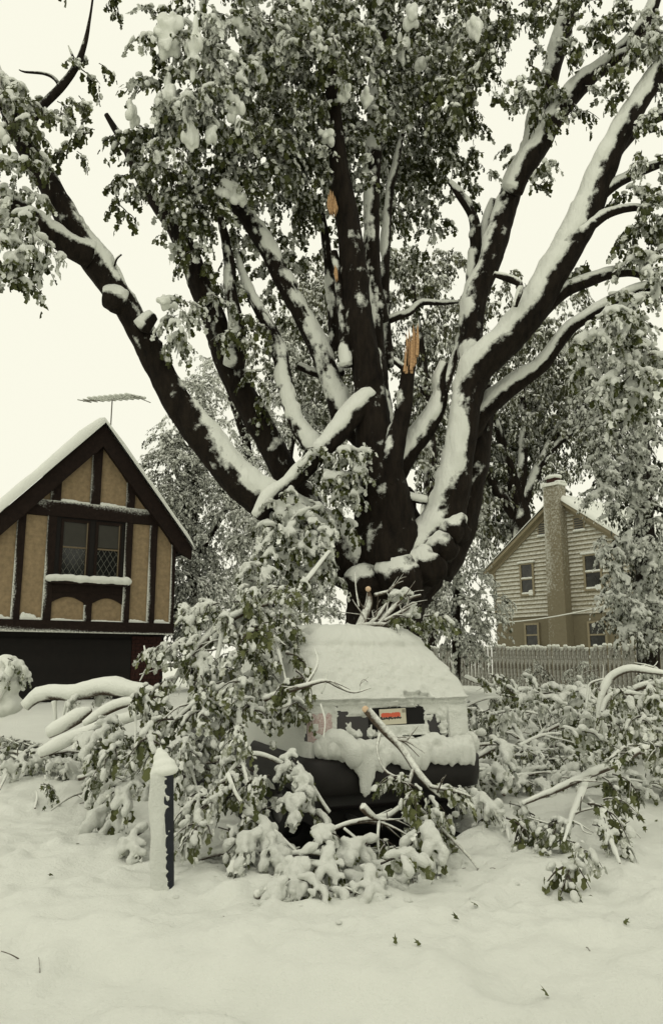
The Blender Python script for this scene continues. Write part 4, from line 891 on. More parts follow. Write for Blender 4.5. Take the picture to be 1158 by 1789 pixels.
def over(prev, fac, col):
    x = n_.new('ShaderNodeMix'); x.data_type = 'RGBA'; l_.new(fac, x.inputs['Factor'])
    if isinstance(prev, tuple): x.inputs['A'].default_value = (*prev, 1)
    else: l_.new(prev, x.inputs['A'])
    x.inputs['B'].default_value = (*col, 1); return x.outputs['Result']
c1 = over((.50, .47, .36), mul(band(.012, .052, 2, .03), band(-.135, .085, 0)), (.55, .085, .035))
c2 = over(c1, mul(band(.000, .022, 2, .05), band(-.145, .105, 0, .02)), (.02, .015, .012))
c3 = over(c2, mul(band(.032, .066, 2), band(.105, .145, 0)), (.22, .20, .15))
l_.new(c3, b_.inputs['Base Color']); b_.inputs['Roughness'].default_value = .5
yp = hatch_y(0, .95)
pl = box('number_plate', (-.152, -.004, -.076), (.152, .004, .076), m, van, .004); pl.location = (-.045, yp - .035, .955); pl.rotation_euler = (-.1, math.radians(-1.5), 0)
# wheels
def lathe(prof, n=28):
    V = [(r_ * math.cos(a), y, r_ * math.sin(a)) for (r_, y) in prof for a in np.linspace(0, 2 * math.pi, n, endpoint=False)]
    k = len(prof); F = [(i * n + j, i * n + (j + 1) % n, (i + 1) * n + (j + 1) % n, (i + 1) * n + j) for i in range(k - 1) for j in range(n)]; return V, F
TV, TF = lathe([(.19, -.10), (.30, -.105), (.335, -.07), (.34, 0), (.335, .07), (.30, .105), (.19, .10)]); RV, RF = lathe([(.001, -.02), (.08, -.05), (.17, -.03), (.20, -.09), (.20, .09), (.001, .09)])
for sx, yy in ((-1, .95), (1, .95), (-1, 3.6), (1, 3.6)):
    wh = empty('wheel'); wh.parent = van; wh.location = (sx * .80, yy, .15); wh.rotation_euler = (0, 0, math.radians(90 if sx > 0 else -90))
    mesh('tyre', TV, TF, M['rubber'], wh); mesh('rim', RV, RF, M['steel'], wh)
rod_ = mesh('exhaust_pipe', *lathe([(.028, -.1), (.028, .6), (.022, .6), (.022, -.1)], 12), M['steel'], van); rod_.location = (-.45, .12, .14)
box('underbody', (-.8, .22, .06), (.8, 4.1, .30), M['black'], van)
# snow plastered on the van: a skin that follows the body, holed where the photograph shows paint
zz_ = np.concatenate([np.linspace(.60, 1.12, 84), np.linspace(1.13, 1.80, 44), [1.806, 1.812, 1.818, 1.822, 1.825]])
rows, nors = zip(*[van_ring(z, cnt=(70, 12, 190, 12, 50, 0), front=False) for z in zz_]); nr = len(rows[0])
B = np.vstack(rows); N2 = np.vstack(nors)
slope = np.interp(B[:, 2], [.6, 1.0, 1.1, 1.7, 1.78, 1.81, 1.825], [.0, .1, .45, .45, .7, 2, 8])
N = np.column_stack([N2, slope]); N /= np.linalg.norm(N, axis=1)[:, None]
x, y, z = B.T; rear = (N2[:, 1] < -.7)
big = fbm(B * 5, 3, 60); fine = fbm(B * 17, 3, 61); clump = fbm(B * 11, 2, 62)
t = .018 + .05 * big + .036 * fine + .030 * clump
low = z < 1.09 + .02 * (fbm(B * 3, 2, 63) - .5)
tl = .15 * (clump - .53) + .12 * (fine - .48) + .002
tl = np.where(z > .97, np.maximum(tl, .10 * clump * fine - .008), tl)                     # crust hangs on under the window
tl = np.where((z < .80) & (rear), tl - .020, tl)
t = np.where(low & rear, tl, t)
t = np.where(low & ~rear & (x < 0), .012 + .03 * big, t)
t = np.where((z > 1.06) & (z < 1.11) & rear, t + .018, t)
t = np.where((x > .10) & (x < .42) & (z > 1.10) & (z < 1.10 + .10 * (fbm(B * 9, 2, 70))) & rear, t - .05, t)   # a torn lip
lampz = (x < -.66) & (z > .76) & (z < 1.05) & (y < .25); t = np.where(lampz, .06 * (fbm(B * 22, 3, 66) - .56) + .03 * sstep(-.72, -.66, x) + .02 * sstep(.98, 1.05, z), t); t = np.where((x > .62) & (z < 1.05), .02 + .05 * clump * fine, t)
rec = (x > -.27 + .02 * fine) & (x < .33) & (z > .865) & (z < 1.035 + .02 * (fine - .5)) & rear; t = np.where(rec, -.01, t)
ledge = (x > -.2) & (x < .34) & (z > .80) & (z < .885) & rear; t = np.where(ledge, .085 * (.7 + .6 * fine), t)
t = np.where((z < .77 + .06 * (clump - .5)) & (x > -.58) & (x < -.12) & rear, -.01, t); t = np.where((z < .785) & (x > .02) & (x < .60) & rear & (fine < .60), -.01, t); t = np.where((x > .40) & (x < .60) & (z > .76) & (z < .90) & (clump < .60), -.01, t)
t = np.where(z > 1.72, t + .10 * sstep(1.72, 1.80, z), t)
t = np.where((x > .5) & ~rear, t * .5 - .01 * (z < 1.0), t)
V = B + N * np.maximum(t, .002)[:, None]; keep = t > .003
I = (np.arange(len(zz_) - 1)[:, None] * nr + np.arange(nr - 1)[None]).ravel(); F = np.column_stack([I, I + 1, I + nr + 1, I + nr])
F = F[keep[F].sum(1) >= 2]
used = np.unique(F); rm = np.full(len(V), -1); rm[used] = np.arange(len(used))
mesh('snow_cover', V[used], rm[F], M['snow_rime'], van)
# roof snow
lumps('roof_snow', [((xx, yy, 1.86 - .05 * abs(xx / .6) ** 2), (.30, .30, .10)) for xx in np.linspace(-.42, .42, 5) for yy in np.linspace(.86, 2.5, 8)], M['snow'], van, .04, .35)
# snow along the bumper
bl = []
for q in np.linspace(-.86, .90, 60):
    drip = .24 * math.exp(-((q + .44) / .07) ** 2) + .05 * math.exp(-((q - .1) / .2) ** 2) + .05 * float(vnoise(np.array([[q * 7, 3, 1]]), 5)[0]) + random.uniform(-.015, .02)
    yb = -.055 + (.10 if abs(q) > .8 else 0); bl.append(((q, yb + .02 + random.uniform(-.02, .02), .70 + .05 * float(vnoise(np.array([[q * 5, 8, 1]]), 6)[0])), (.05, .095, .055 + random.uniform(0, .03))))
    if -.62 < q < .86: bl.append(((q, yb - .07 + random.uniform(-.012, .012), .675 - drip * .42), (.042, .035, .05 + drip * .46)))
lumps('bumper_snow', bl, M['snow_rime'], van, .014, .9)
lumps('bumper_snow', [((-.78 + .05 * k, -.06 + .04 * (2 - k), .74 + .05 * math.sin(k)), (.10, .11, .10)) for k in range(5)], M['snow_rime'], van, .02, .4)
lumps('bumper_snow', [((.92, .05 + .09 * k, .70), (.06, .09, .07)) for k in range(6)], M['snow_rime'], van, .02, .4)

ZA, ZB = [.2, .46, .75, 1.0, 1.1, 1.3, 1.5, 1.68, 1.83, 3], [.2, .43, .85, 1.13, 1.24, 1.40, 1.56, 1.70, 1.83, 3]
for o in van.children:                     # set the belt line and bumper at the height they have on this tall van
    if o.type == 'MESH' and o.name.split('.')[0] not in ('number_plate', 'underbody', 'exhaust_pipe'):
        co = np.empty(len(o.data.vertices) * 3, np.float32); o.data.vertices.foreach_get('co', co); co = co.reshape(-1, 3)
        co[:, 2] = np.interp(co[:, 2], ZA, ZB); o.data.vertices.foreach_set('co', co.ravel()); o.data.update()
pl.location.z = float(np.interp(.958, ZA, ZB)) + .005

# ------------------------------------------------------------------ the post in the verge
M['post_blue'] = mat_plain('dark_blue_post_paint', (.010, .012, .018), .55, .4, 18, .2)
pb = ground_at(291, 1572)
post = empty('marker_post', (pb[0], pb[1], float(Gfull(np.array([pb[0]]), np.array([pb[1]]))[0]) - .05)); tag(post, 'short dark blue post with snow plastered down one side and a pointed snow cap', 'post')
ph = .79; post.rotation_euler = (0, math.radians(-2.4), 0)
mesh('shaft', [(x, y, z) for x, y, z in [(.052 * math.cos(a), .052 * math.sin(a), z) for z in np.linspace(-.3, ph, 12) for a in np.linspace(0, 2 * math.pi, 24, endpoint=False)]],
     [(i * 24 + j, i * 24 + (j + 1) % 24, (i + 1) * 24 + (j + 1) % 24, (i + 1) * 24 + j) for i in range(11) for j in range(24)], M['post_blue'], post)
lumps('snow_crust', [((-.052 + .004 * math.sin(z * 7.3) + .003 * math.sin(z * 19), -.020 + .008 * math.sin(z * 11 + 1), z), (.064 + .006 * math.sin(z * 13), .062, .07)) for z in np.linspace(-.05, ph - .02, 70)] + [((random.uniform(-.005, .026), -.046 + random.uniform(-.004, .008), random.uniform(0, ph)), random.uniform(.006, .014)) for _ in range(40)], M['snow_rime'], post, .010, .06)
lumps('snow_cap', [((-.012, 0, ph + .03), (.098, .09, .05)), ((-.018, 0, ph + .07), (.080, .075, .055)), ((-.035, 0, ph + .115), (.056, .05, .05)), ((-.050, 0, ph + .15), (.030, .028, .04)), ((-.06, -.01, ph), (.055, .06, .07))], M['snow'], post, .012, .3)

# ------------------------------------------------------------------ fallen boughs and branches
TW = M['twig']
def gp(x, y, lift=0.0): return ground_at(x, y, lift)
def gd(x, y, lift=0.0): return float(ground_at(x, y, lift)[1])
def bough(name, label, cat, stems, regions, style='fallen', k=3.0, mat='leaf_fallen', group=None, yaw0=None, snow=1.0, cut=None, thr=.0, forks=3):
    """stems: pixel rows (x, y, width, depth); the first stem is the main one"""
    q = stems[0][0]; p0 = at(q[0], q[1], q[3]); t = empty(name, (p0[0], p0[1], float(G(p0[0], p0[1])))); tag(t, label, cat, group)
    for i, st in enumerate(stems):
        P = pixline(st, None); P[-1, 3] *= .5; w_ = P[:, 3].mean()
        if w_ > .012 and forks:                     # small forking side twigs
            for _ in range(forks):
                q_ = RNG.uniform(.15, .95) * (len(P) - 1); k_ = min(int(q_), len(P) - 2); b_ = P[k_] + (P[k_ + 1] - P[k_]) * (q_ - k_); h_ = P[k_ + 1, :3] - P[k_, :3]; h_ /= np.linalg.norm(h_) + 1e-9
                dv = h_ * RNG.uniform(.4, 1) + np.array([RNG.normal(0, .6), RNG.normal(0, .4), RNG.uniform(-.2, .7)]); dv /= np.linalg.norm(dv); ln = RNG.uniform(.18, .5); r0 = min(b_[3] * .6, .010)
                Q = np.array([[*(b_[:3] + dv * ln * u_ + np.array([0, 0, -.25 * ln * u_ * u_]) + RNG.normal(0, .015, 3) * (u_ > 0)), r0 * (1.05 - .8 * u_)] for u_ in (0, .35, .7, 1)])
                limb('twig', Q, TW, t, sides=6, step=.06, snow=snow * .8, thr=.15, gnarl=.1, cap=.02)
                e_ = Q[1, :3]; dv2 = dv + RNG.normal(0, .6, 3); dv2 /= np.linalg.norm(dv2)
                limb('twig', np.array([[*(e_ + dv2 * ln * .55 * u_), r0 * .6 * (1.05 - .8 * u_)] for u_ in (0, .5, 1)]), TW, t, sides=5, step=.06, snow=snow * .8, thr=.15, gnarl=.1, cap=.02)
        limb('stem' if i == 0 else 'twig', P, TW, t, sides=10 if w_ > .02 else 7, step=max(.03, w_ * 1.2), snow=snow, thr=thr, gnarl=.14, cap=.035 if thr > -.3 else .06)
    if regions: foliage('leaves', regions, M[mat], t, style, k, yaw0, 1.6, fuse=.0135 if regions[0][4] < 8.6 else .019)
    if cut:
        x, y, r_, dd = cut; V, F = ICO2; mesh('cut_end', local(t, V * px2m(r_, x, y, dd) * np.array([1, .6, 1]) + at(x, y, dd)), F, M['cut_wood'], t)
    return t
DOWN = -math.pi / 2       # sprays lean towards the street
bough('fallen_bough', 'tall leafy bough slumped against the side of the van from above', 'bough',
      [[(575, 965, 5, 11.2), (520, 1030, 8, 9.8), (450, 1060, 10, 8.9), (390, 1090, 12, 8.6), (330, 1150, 9, 8.4), (290, 1220, 6, 8.2)], [(450, 1060, 7, 8.9), (480, 1120, 6, 8.3), (500, 1190, 5, 8.0)], [(390, 1090, 7, 8.6), (380, 1150, 6, 8.3), (350, 1230, 4, 8.0)], [(274, 1170, 3, 8.3), (258, 1150, 3, 8.3), (252, 1128, 2, 8.3)], [(330, 1150, 4, 8.4), (300, 1162, 3, 8.3), (262, 1166, 3, 8.3), (245, 1190, 2, 8.2)]],
      [(460, 1050, 80, 34, 9.4, .4, 1.3), (360, 1110, 60, 42, 8.6, .35, 1.4), (430, 1110, 90, 60, 8.7, .35, 1.3), (320, 1180, 45, 50, 8.4, .3, 1.4), (470, 1150, 70, 50, 8.2, .2, 1.2, 'fallen_green'), (400, 1180, 80, 60, 8.3, .3, 1.3), (520, 1075, 36, 28, 8.6, .25, 1.0, 'fallen_green')], 'fallen', 3.6, yaw0=DOWN)
bough('fallen_bough', 'broad drooping leafy bough heaped behind the marker post', 'bough',
      [[(490, 1150, 12, 8.5), (420, 1190, 11, 8.1), (340, 1230, 9, 7.9), (280, 1290, 7, 7.7), (235, 1360, 4, 7.6)], [(420, 1190, 6, 8.1), (400, 1270, 5, 7.8), (390, 1360, 4, 7.5)], [(340, 1230, 6, 7.9), (330, 1310, 5, 7.6), (350, 1400, 3, 7.4)], [(238, 1240, 3, 7.8), (237, 1320, 3, 7.6)]],
      [(330, 1250, 60, 50, 7.9, .3, 1.3), (260, 1270, 40, 50, 7.9, .25, 1.2), (400, 1250, 70, 60, 7.9, .3, 1.3), (300, 1340, 60, 60, 7.6, .25, 1.3), (370, 1340, 50, 60, 7.6, .25, 1.2), (240, 1340, 34, 44, 7.7, .2, 1.0), (470, 1240, 44, 50, 7.9, .2, 1.1), (320, 1410, 44, 40, 7.4, .2, 1.1), (240, 1400, 30, 30, 7.5, .2, .9, 'buried')], 'fallen', 3.6, yaw0=DOWN)
bough('fallen_bough', 'low leafy bough bent to the snow before the van\'s dark underside', 'bough',
      [[(575, 1420, 6, 7.3), (530, 1360, 6, 7.35), (450, 1318, 6, 7.25), (405, 1346, 5, 7.05), (375, 1410, 4, 6.95), (345, 1490, 3, 6.75)], [(398, 1352, 6, 6.85), (420, 1400, 6, 6.75), (470, 1445, 6, 6.7), (528, 1498, 4, 6.6)], [(425, 1335, 4, 6.95), (437, 1390, 4, 6.85), (445, 1450, 3, 6.75)], [(455, 1440, 3, 6.7), (450, 1480, 3, 6.65)]],
      [(430, 1330, 44, 34, 7.1, .2, 1.3), (492, 1375, 42, 44, 7.2, .2, 1.4, 'buried'), (400, 1410, 44, 44, 6.95, .2, 1.4), (370, 1480, 34, 40, 6.75, .15, 1.3), (460, 1430, 56, 50, 6.95, .2, 1.4), (520, 1440, 20, 36, 7.0, .15, 1.2, 'buried'), (440, 1490, 40, 30, 6.7, .15, 1.1, 'buried')], 'fallen', 3.6, yaw0=DOWN)
bough('buried_bough', 'leafy bough almost sunk in the snow below the van bumper', 'bough',
      [[(470, 1500, 7, 6.6), (540, 1490, 7, 6.6), (610, 1500, 6, 6.6), (690, 1480, 5, 6.7)], [(600, 1600, 3, gd(600, 1605)), (625, 1600, 4, gd(625, 1600, .05)), (643, 1612, 3, gd(643, 1612)), (645, 1636, 2, gd(645, 1636))], [(528, 1590, 3, gd(528, 1595)), (535, 1630, 3, gd(535, 1630)), (522, 1652, 2, gd(522, 1652))]],
      [(500, 1510, 50, 24, 6.5, .15, 1.3), (570, 1515, 46, 24, 6.5, .15, 1.4), (640, 1520, 44, 30, 6.5, .15, 1.3), (560, 1550, 60, 22, 6.1, .12, 1.0), (640, 1560, 50, 14, 6.0, .1, .8), (540, 1590, 40, 10, 5.75, .08, .5), (690, 1490, 50, 36, 6.7, .15, 1.2, 'fallen_green'), (730, 1500, 40, 36, 6.7, .15, 1.1)], 'buried', 3.2, yaw0=DOWN)
bough('broken_branch', 'bare snapped branch with pale cut end rising before the number plate', 'branch',
      [[(640, 1241, 13, 7.15), (672, 1278, 13, 7.15), (702, 1308, 12, 7.1), (728, 1348, 11, 7.0), (748, 1372, 10, 6.95), (768, 1392, 7, 6.9)], [(664, 1282, 5, 7.1), (659, 1312, 4, 7.05), (672, 1346, 4, 7.0), (700, 1364, 5, 6.95), (712, 1380, 5, 6.9)], [(722, 1345, 6, 6.95), (714, 1380, 6, 6.9), (730, 1410, 6, 6.85), (770, 1448, 5, 6.8), (812, 1490, 4, 6.75), (835, 1520, 2, 6.7)], [(750, 1374, 6, 6.9), (800, 1384, 5, 6.9), (822, 1392, 4, 6.85)]],
      [(720, 1460, 40, 40, 6.7, .15, 1.0, 'fallen_green'), (700, 1400, 20, 16, 6.9, .1, .6, 'fallen_green')], 'fallen', 2.6, snow=.55, cut=(638, 1239, 6, 7.13), thr=.1, yaw0=DOWN)
bough('broken_branch', 'snowy forked branch with blunt end lying across the dark gap under the van', 'branch',
      [[(580, 1450, 6, 6.75), (612, 1438, 7, 6.75), (652, 1432, 9, 6.75), (682, 1424, 8, 6.8), (712, 1400, 7, 6.85)], [(632, 1411, 10, 6.6), (645, 1424, 9, 6.65), (662, 1434, 9, 6.7)], [(662, 1434, 4, 6.7), (660, 1470, 4, 6.6), (664, 1500, 3, 6.55)], [(600, 1448, 3, 6.7), (640, 1480, 3, 6.65), (655, 1486, 2, 6.6)]], [], snow=1.0)
bough('thin_branch', 'thin curling twig crossing the snowy rear window of the van', 'branch',
      [[(462, 1222, 9, 7.7), (500, 1208, 9, 7.6), (535, 1198, 7, 7.55), (568, 1190, 5, 7.5), (590, 1200, 4, 7.5), (618, 1210, 3, 7.5), (648, 1202, 2, 7.55)], [(535, 1198, 4, 7.55), (555, 1160, 3, 7.6), (548, 1130, 2, 7.7)], [(500, 1208, 5, 7.6), (505, 1230, 6, 7.55), (480, 1240, 5, 7.5)], [(560, 1230, 2, 7.5), (568, 1260, 2, 7.45), (565, 1290, 2, 7.4)], [(562, 1212, 2, 7.5), (570, 1190, 2, 7.5), (572, 1170, 2, 7.5)]],
      [(525, 1215, 16, 12, 7.5, .08, 1.2, 'fallen_green')], 'fallen', 2.6, snow=.7)
bough('sawn_branch', 'cluster of sawn branch stubs lying on the van roof under the trunk', 'branch',
      [[(625, 1108, 16, 9.3), (634, 1085, 15, 9.4), (646, 1052, 11, 9.5), (643, 1030, 8, 9.5)], [(640, 1100, 9, 9.3), (660, 1078, 8, 9.3), (680, 1048, 7, 9.4)], [(660, 1095, 7, 9.2), (690, 1060, 7, 9.3), (715, 1046, 5, 9.4), (735, 1040, 6, 9.4)], [(625, 1095, 7, 9.3), (650, 1092, 8, 9.2), (700, 1092, 6, 9.2)], [(672, 1085, 6, 9.2), (700, 1070, 6, 9.2), (720, 1058, 5, 9.3)], [(627, 1060, 3, 9.4), (622, 1030, 2, 9.5), (620, 1000, 2, 9.6)], [(655, 1040, 6, 9.4), (690, 1032, 5, 9.5), (705, 1042, 4, 9.5)]],
      [(700, 1112, 18, 12, 8.9, .1, 1.3, 'fallen_green'), (730, 1070, 10, 26, 9.3, .1, 1.3, 'buried'), (745, 1110, 10, 16, 9.0, .1, 1.0)], 'fallen', 2.6, snow=.55, thr=.12, cut=(643, 1029, 5, 9.48))

# branches strewn to the right of the van
def on(pts, lift=.10): return [(x, y, w_, gd(x, y, lift)) for x, y, w_ in pts]
bough('fallen_branch', 'thick snow topped branch lying beside the van bumper', 'branch', [on([(775, 1353, 10), (811, 1342, 12), (866, 1344, 12), (921, 1342, 11), (985, 1342, 8)]), on([(921, 1342, 7), (950, 1330, 6), (985, 1322, 4)])],
      [(800, 1365, 40, 16, gd(800, 1372), .2, 1.0), (850, 1380, 60, 24, gd(850, 1390), .2, 1.0), (810, 1400, 60, 24, gd(810, 1415), .2, 1.1, 'fallen'), (770, 1420, 40, 30, 6.9, .15, 1.0, 'fallen'), (830, 1440, 50, 22, gd(830, 1460), .15, 1.0), (780, 1480, 40, 24, gd(780, 1505), .15, 1.0, 'fallen')], 'buried', 3.2, yaw0=DOWN)
bough('fallen_branch', 'long arched white branch behind the bumper heap', 'branch', [on([(828, 1326, 8), (870, 1306, 10), (921, 1313, 12), (969, 1299, 14), (1016, 1291, 14), (1040, 1297, 9)], .2), on([(921, 1313, 5), (905, 1280, 7), (896, 1268, 7), (858, 1242, 6)], .25), on([(905, 1288, 7), (880, 1276, 6), (850, 1285, 4)], .2)],
      [(860, 1290, 50, 18, gd(860, 1300), .3, .8), (960, 1270, 50, 20, gd(960, 1290), .3, .6, 'fallen'), (930, 1330, 60, 16, gd(930, 1345), .2, 1.2), (990, 1350, 60, 14, gd(990, 1362), .2, 1.0), (880, 1360, 50, 14, gd(880, 1372), .2, 1.0)], 'buried', 3.0, yaw0=DOWN)
bough('fallen_branch', 'long straight branch with torn green leaves hanging below it', 'branch',
      [on([(914, 1404, 6), (977, 1378, 9), (1028, 1354, 11), (1080, 1333, 11), (1115, 1313, 10), (1165, 1300, 9)], .35), on([(1028, 1354, 9), (1012, 1396, 10), (1000, 1424, 7), (985, 1470, 5)], .3), on([(1014, 1394, 8), (1036, 1408, 8), (1056, 1448, 8), (1082, 1508, 6)], .2), on([(1115, 1313, 7), (1165, 1322, 6)], .35)],
      [(1095, 1360, 46, 34, 7.9, .2, 1.3, 'fallen_green'), (1130, 1330, 30, 26, 8.0, .2, 1.2, 'fallen_green'), (1060, 1390, 36, 24, 7.8, .15, 1.0, 'fallen_green'), (995, 1460, 20, 34, 7.2, .12, 1.3), (994, 1530, 18, 34, gd(994, 1565), .1, 1.5), (1040, 1440, 26, 20, 7.2, .1, 1.0, 'fallen_green'), (1050, 1480, 20, 16, 7.0, .1, .8)], 'fallen', 2.8, yaw0=DOWN)
bough('arched_branch', 'snow coated branch arching high out of the brush at the yard\'s edge', 'branch',
      [[(1040, 1290, 7, 9.5), (1046, 1262, 9, 9.5), (1053, 1212, 11, 9.5), (1068, 1184, 12, 9.5), (1096, 1170, 11, 9.4), (1127, 1172, 10, 9.3), (1170, 1178, 9, 9.2)], [(1050, 1250, 6, 9.4), (1062, 1222, 8, 9.4), (1090, 1212, 8, 9.3), (1130, 1216, 6, 9.2)], [(1108, 1204, 9, 9.3), (1135, 1196, 10, 9.2), (1170, 1194, 9, 9.1)], [(1024, 1238, 3, 9.6), (1027, 1210, 3, 9.6), (1032, 1194, 3, 9.6), (1064, 1184, 3, 9.5)], [(1030, 1282, 4, 9.3), (1060, 1296, 4, 9.2), (1084, 1310, 3, 9.1)]],
      [(1085, 1230, 34, 24, 9.3, .25, 1.2), (1120, 1260, 44, 34, 9.1, .25, 1.2), (1130, 1210, 34, 20, 9.2, .2, 1.0), (1060, 1280, 30, 24, 9.3, .2, 1.0), (1140, 1290, 30, 20, 8.9, .2, 1.0)], 'fallen', 3.0, yaw0=DOWN)
bough('leafy_sprig', 'dark green sprig with bare leaves sticking out of the brush', 'sprig', [on([(960, 1252, 3), (966, 1230, 3), (972, 1220, 2)], .3)], [(962, 1232, 20, 14, gd(962, 1250), .1, 1.6, 'fallen_green')], 'fallen_green', 3.0)
bough('leafy_sprig', 'dark green leaf cluster drooping at the end of the bumper heap', 'sprig', [on([(850, 1420, 4), (880, 1440, 4), (890, 1470, 3)], .1)], [(892, 1470, 24, 18, gd(892, 1490), .08, 1.8, 'fallen_green'), (880, 1440, 30, 22, gd(880, 1455), .1, 1.0, 'fallen')], 'fallen_green', 2.8, yaw0=DOWN)
bough('leafy_sprig', 'dark leaf cluster beside the long white branch', 'sprig', [on([(930, 1300, 4), (950, 1275, 4), (965, 1262, 3)], .2)], [(1020, 1255, 24, 20, gd(1020, 1270), .15, 1.3, 'fallen_green'), (960, 1280, 22, 16, gd(960, 1290), .1, 1.0, 'fallen_green')], 'fallen_green', 2.6)
bough('brush_heap', 'heap of snow covered brush between the van and the picket fence', 'brush',
      [on([(815, 1184, 7), (838, 1193, 7), (868, 1200, 6)], .5), on([(868, 1210, 5), (900, 1222, 5), (950, 1218, 4)], .4), on([(940, 1212, 5), (985, 1206, 6), (1030, 1212, 4)], .4), on([(1000, 1262, 4), (960, 1240, 4), (915, 1250, 4)], .3)],
      [(850, 1215, 44, 26, 13.0, .6, 1.1, 'fallen'), (910, 1220, 50, 20, 13.2, .6, 1.0), (980, 1215, 50, 16, 13.5, .6, 1.0), (860, 1255, 50, 22, 11.0, .4, 1.2, 'fallen'), (940, 1245, 70, 18, 11.0, .4, 1.1), (1030, 1235, 50, 22, 11.5, .4, 1.2), (880, 1275, 60, 16, 9.9, .3, 1.0, 'fallen'), (990, 1272, 60, 14, 10, .3, 1.0), (1060, 1222, 50, 14, 12, .4, 1.0, 'fallen'), (1120, 1200, 50, 20, 12.5, .4, 1.0, 'fallen'), (960, 1310, 70, 14, 8.9, .25, .8), (860, 1320, 40, 14, 8.8, .2, .8)], 'buried', 3.2)
for (x, D_, lab) in ((932, 21.0, 'small snow bent sapling in front of the picket fence'), (1012, 20.5, 'small rounded snowy shrub in front of the picket fence')):
    bough('small_shrub', lab, 'shrub', [[(x, 1215, 4, D_), (x + 1, 1190, 4, D_), (x + 6, 1172, 3, D_)]], [(x + 2, 1180, 16, 16, D_, .2, 1.6, 'weeping', .7), (x - 2, 1166, 8, 8, D_, .15, 1.4, 'weeping', .5)], 'weeping', 2.6, 'conifer')

# the left: laden logs, brush, a laden shrub
bough('fallen_limb', 'arched fallen limb under a thick roll of snow before the dark garage', 'limb', [[(45, 1236, 15, 11.2), (60, 1222, 18, 11.2), (84, 1212, 21, 11.1), (135, 1213, 22, 11), (180, 1202, 26, 10.8), (238, 1208, 22, 10.6), (290, 1215, 14, 10.4)], [(95, 1225, 6, 11), (98, 1260, 5, 11)], [(118, 1225, 5, 11), (110, 1255, 5, 11)]], [(160, 1228, 20, 14, 10.8, .2, 1.0)], 'buried', 2.4, thr=-.5, forks=0)
bough('fallen_limb', 'straight snow rolled log slanting up from the bank', 'limb', [[(70, 1318, 14, 9.9), (100, 1304, 19, 10), (135, 1288, 19, 10.1), (176, 1272, 18, 10.1), (222, 1256, 16, 10.1), (270, 1245, 12, 10)]], [], thr=-.5, forks=0)
bough('fallen_limb', 'short thick snowy log end between the bank and the slanting log', 'limb', [[(85, 1282, 17, 10.5), (112, 1268, 22, 10.5), (140, 1252, 22, 10.5), (160, 1240, 14, 10.5)]], [], thr=-.5, forks=0)
bough('fallen_limb', 'upper slim snowy log running into the leafy heap', 'limb', [[(148, 1266, 10, 10.3), (176, 1248, 15, 10.3), (214, 1230, 15, 10.2), (250, 1226, 12, 10)]], [(170, 1290, 30, 12, 9.6, .2, .9)], 'fallen', 2.4, thr=-.5, forks=0)
bough('brush_heap', 'flat snowy brush at the foot of the bank under the timbered house', 'brush', [on([(20, 1320, 4), (60, 1335, 4), (120, 1330, 4)], .1), on([(0, 1380, 3), (14, 1350, 3), (18, 1330, 2)], .1)],
      [(60, 1330, 60, 16, gd(60, 1345), .3, 1.1, 'fallen'), (130, 1325, 50, 18, gd(130, 1345), .3, 1.0), (190, 1310, 40, 24, 8.9, .2, 1.0), (110, 1355, 50, 10, gd(110, 1365), .2, .7), (200, 1350, 40, 30, 8.2, .2, .9, 'fallen'), (180, 1400, 40, 14, gd(180, 1415), .15, .8), (210, 1440, 30, 14, gd(210, 1455), .12, .8), (250, 1490, 20, 12, gd(250, 1505), .1, .8), (30, 1355, 40, 10, gd(30, 1365), .2, .8)], 'buried', 3.0, yaw0=DOWN)
bough('thin_branch', 'thin bare branch lying on the snow beside the marker post', 'branch', [on([(90, 1416, 2), (112, 1400, 3), (135, 1388, 4), (169, 1382, 5), (205, 1382, 5), (252, 1372, 3)], .12), on([(135, 1388, 3), (150, 1400, 2), (140, 1404, 2)], .1), on([(205, 1382, 4), (205, 1420, 3), (212, 1446, 3)], .05)], [], snow=.6)
bough('leafy_sprig', 'small dark green sprig upright in the snow left of the post', 'sprig', [on([(62, 1412, 3), (66, 1395, 3), (64, 1382, 2)], .05)], [(66, 1398, 16, 10, gd(66, 1412), .06, 2.0, 'fallen_green', .7)], 'fallen_green', 2.8)
bough('laden_shrub', 'shrub bowed under rounded snow on the bank by the garage', 'shrub', [[(-6, 1225, 10, 11.6), (8, 1195, 12, 11.6), (20, 1165, 12, 11.6), (5, 1152, 10, 11.6)]], [(8, 1180, 26, 28, 11.6, .25, 2.0, 'buried')], 'buried', 3.0, thr=-.6, forks=0)
bank = [(at(x, y, 11.8), .28) for x, y in ((-12, 1165), (12, 1160), (25, 1172), (22, 1195), (0, 1195), (-20, 1190), (-10, 1215), (12, 1214), (-20, 1235), (5, 1236), (22, 1232))]
tag(lumps('snow_heap', [(c, (r_ * .55, r_ * .7, r_ * .5)) for c, r_ in bank], M['snow'], None, .03, .5), 'rounded snow heap capping the bowed shrub by the garage', 'snow heap')

# cable with frost across the clapboard house
ca, cb = at(840, 1090, 28), at(1060, 1058, 26)
P = [[*(ca + (cb - ca) * t - np.array([0, 0, .12 * math.sin(math.pi * t)])), .014] for t in np.linspace(0, 1, 9)]
V, F, fx = tube_arrays(np.array(P), step=.25, sides=6, gnarl=0, thr=-.8, cap=.03)
tag(mesh('overhead_cable', V, F, TW, None, True, fx), 'frost coated cable sagging across the clapboard house', 'cable')

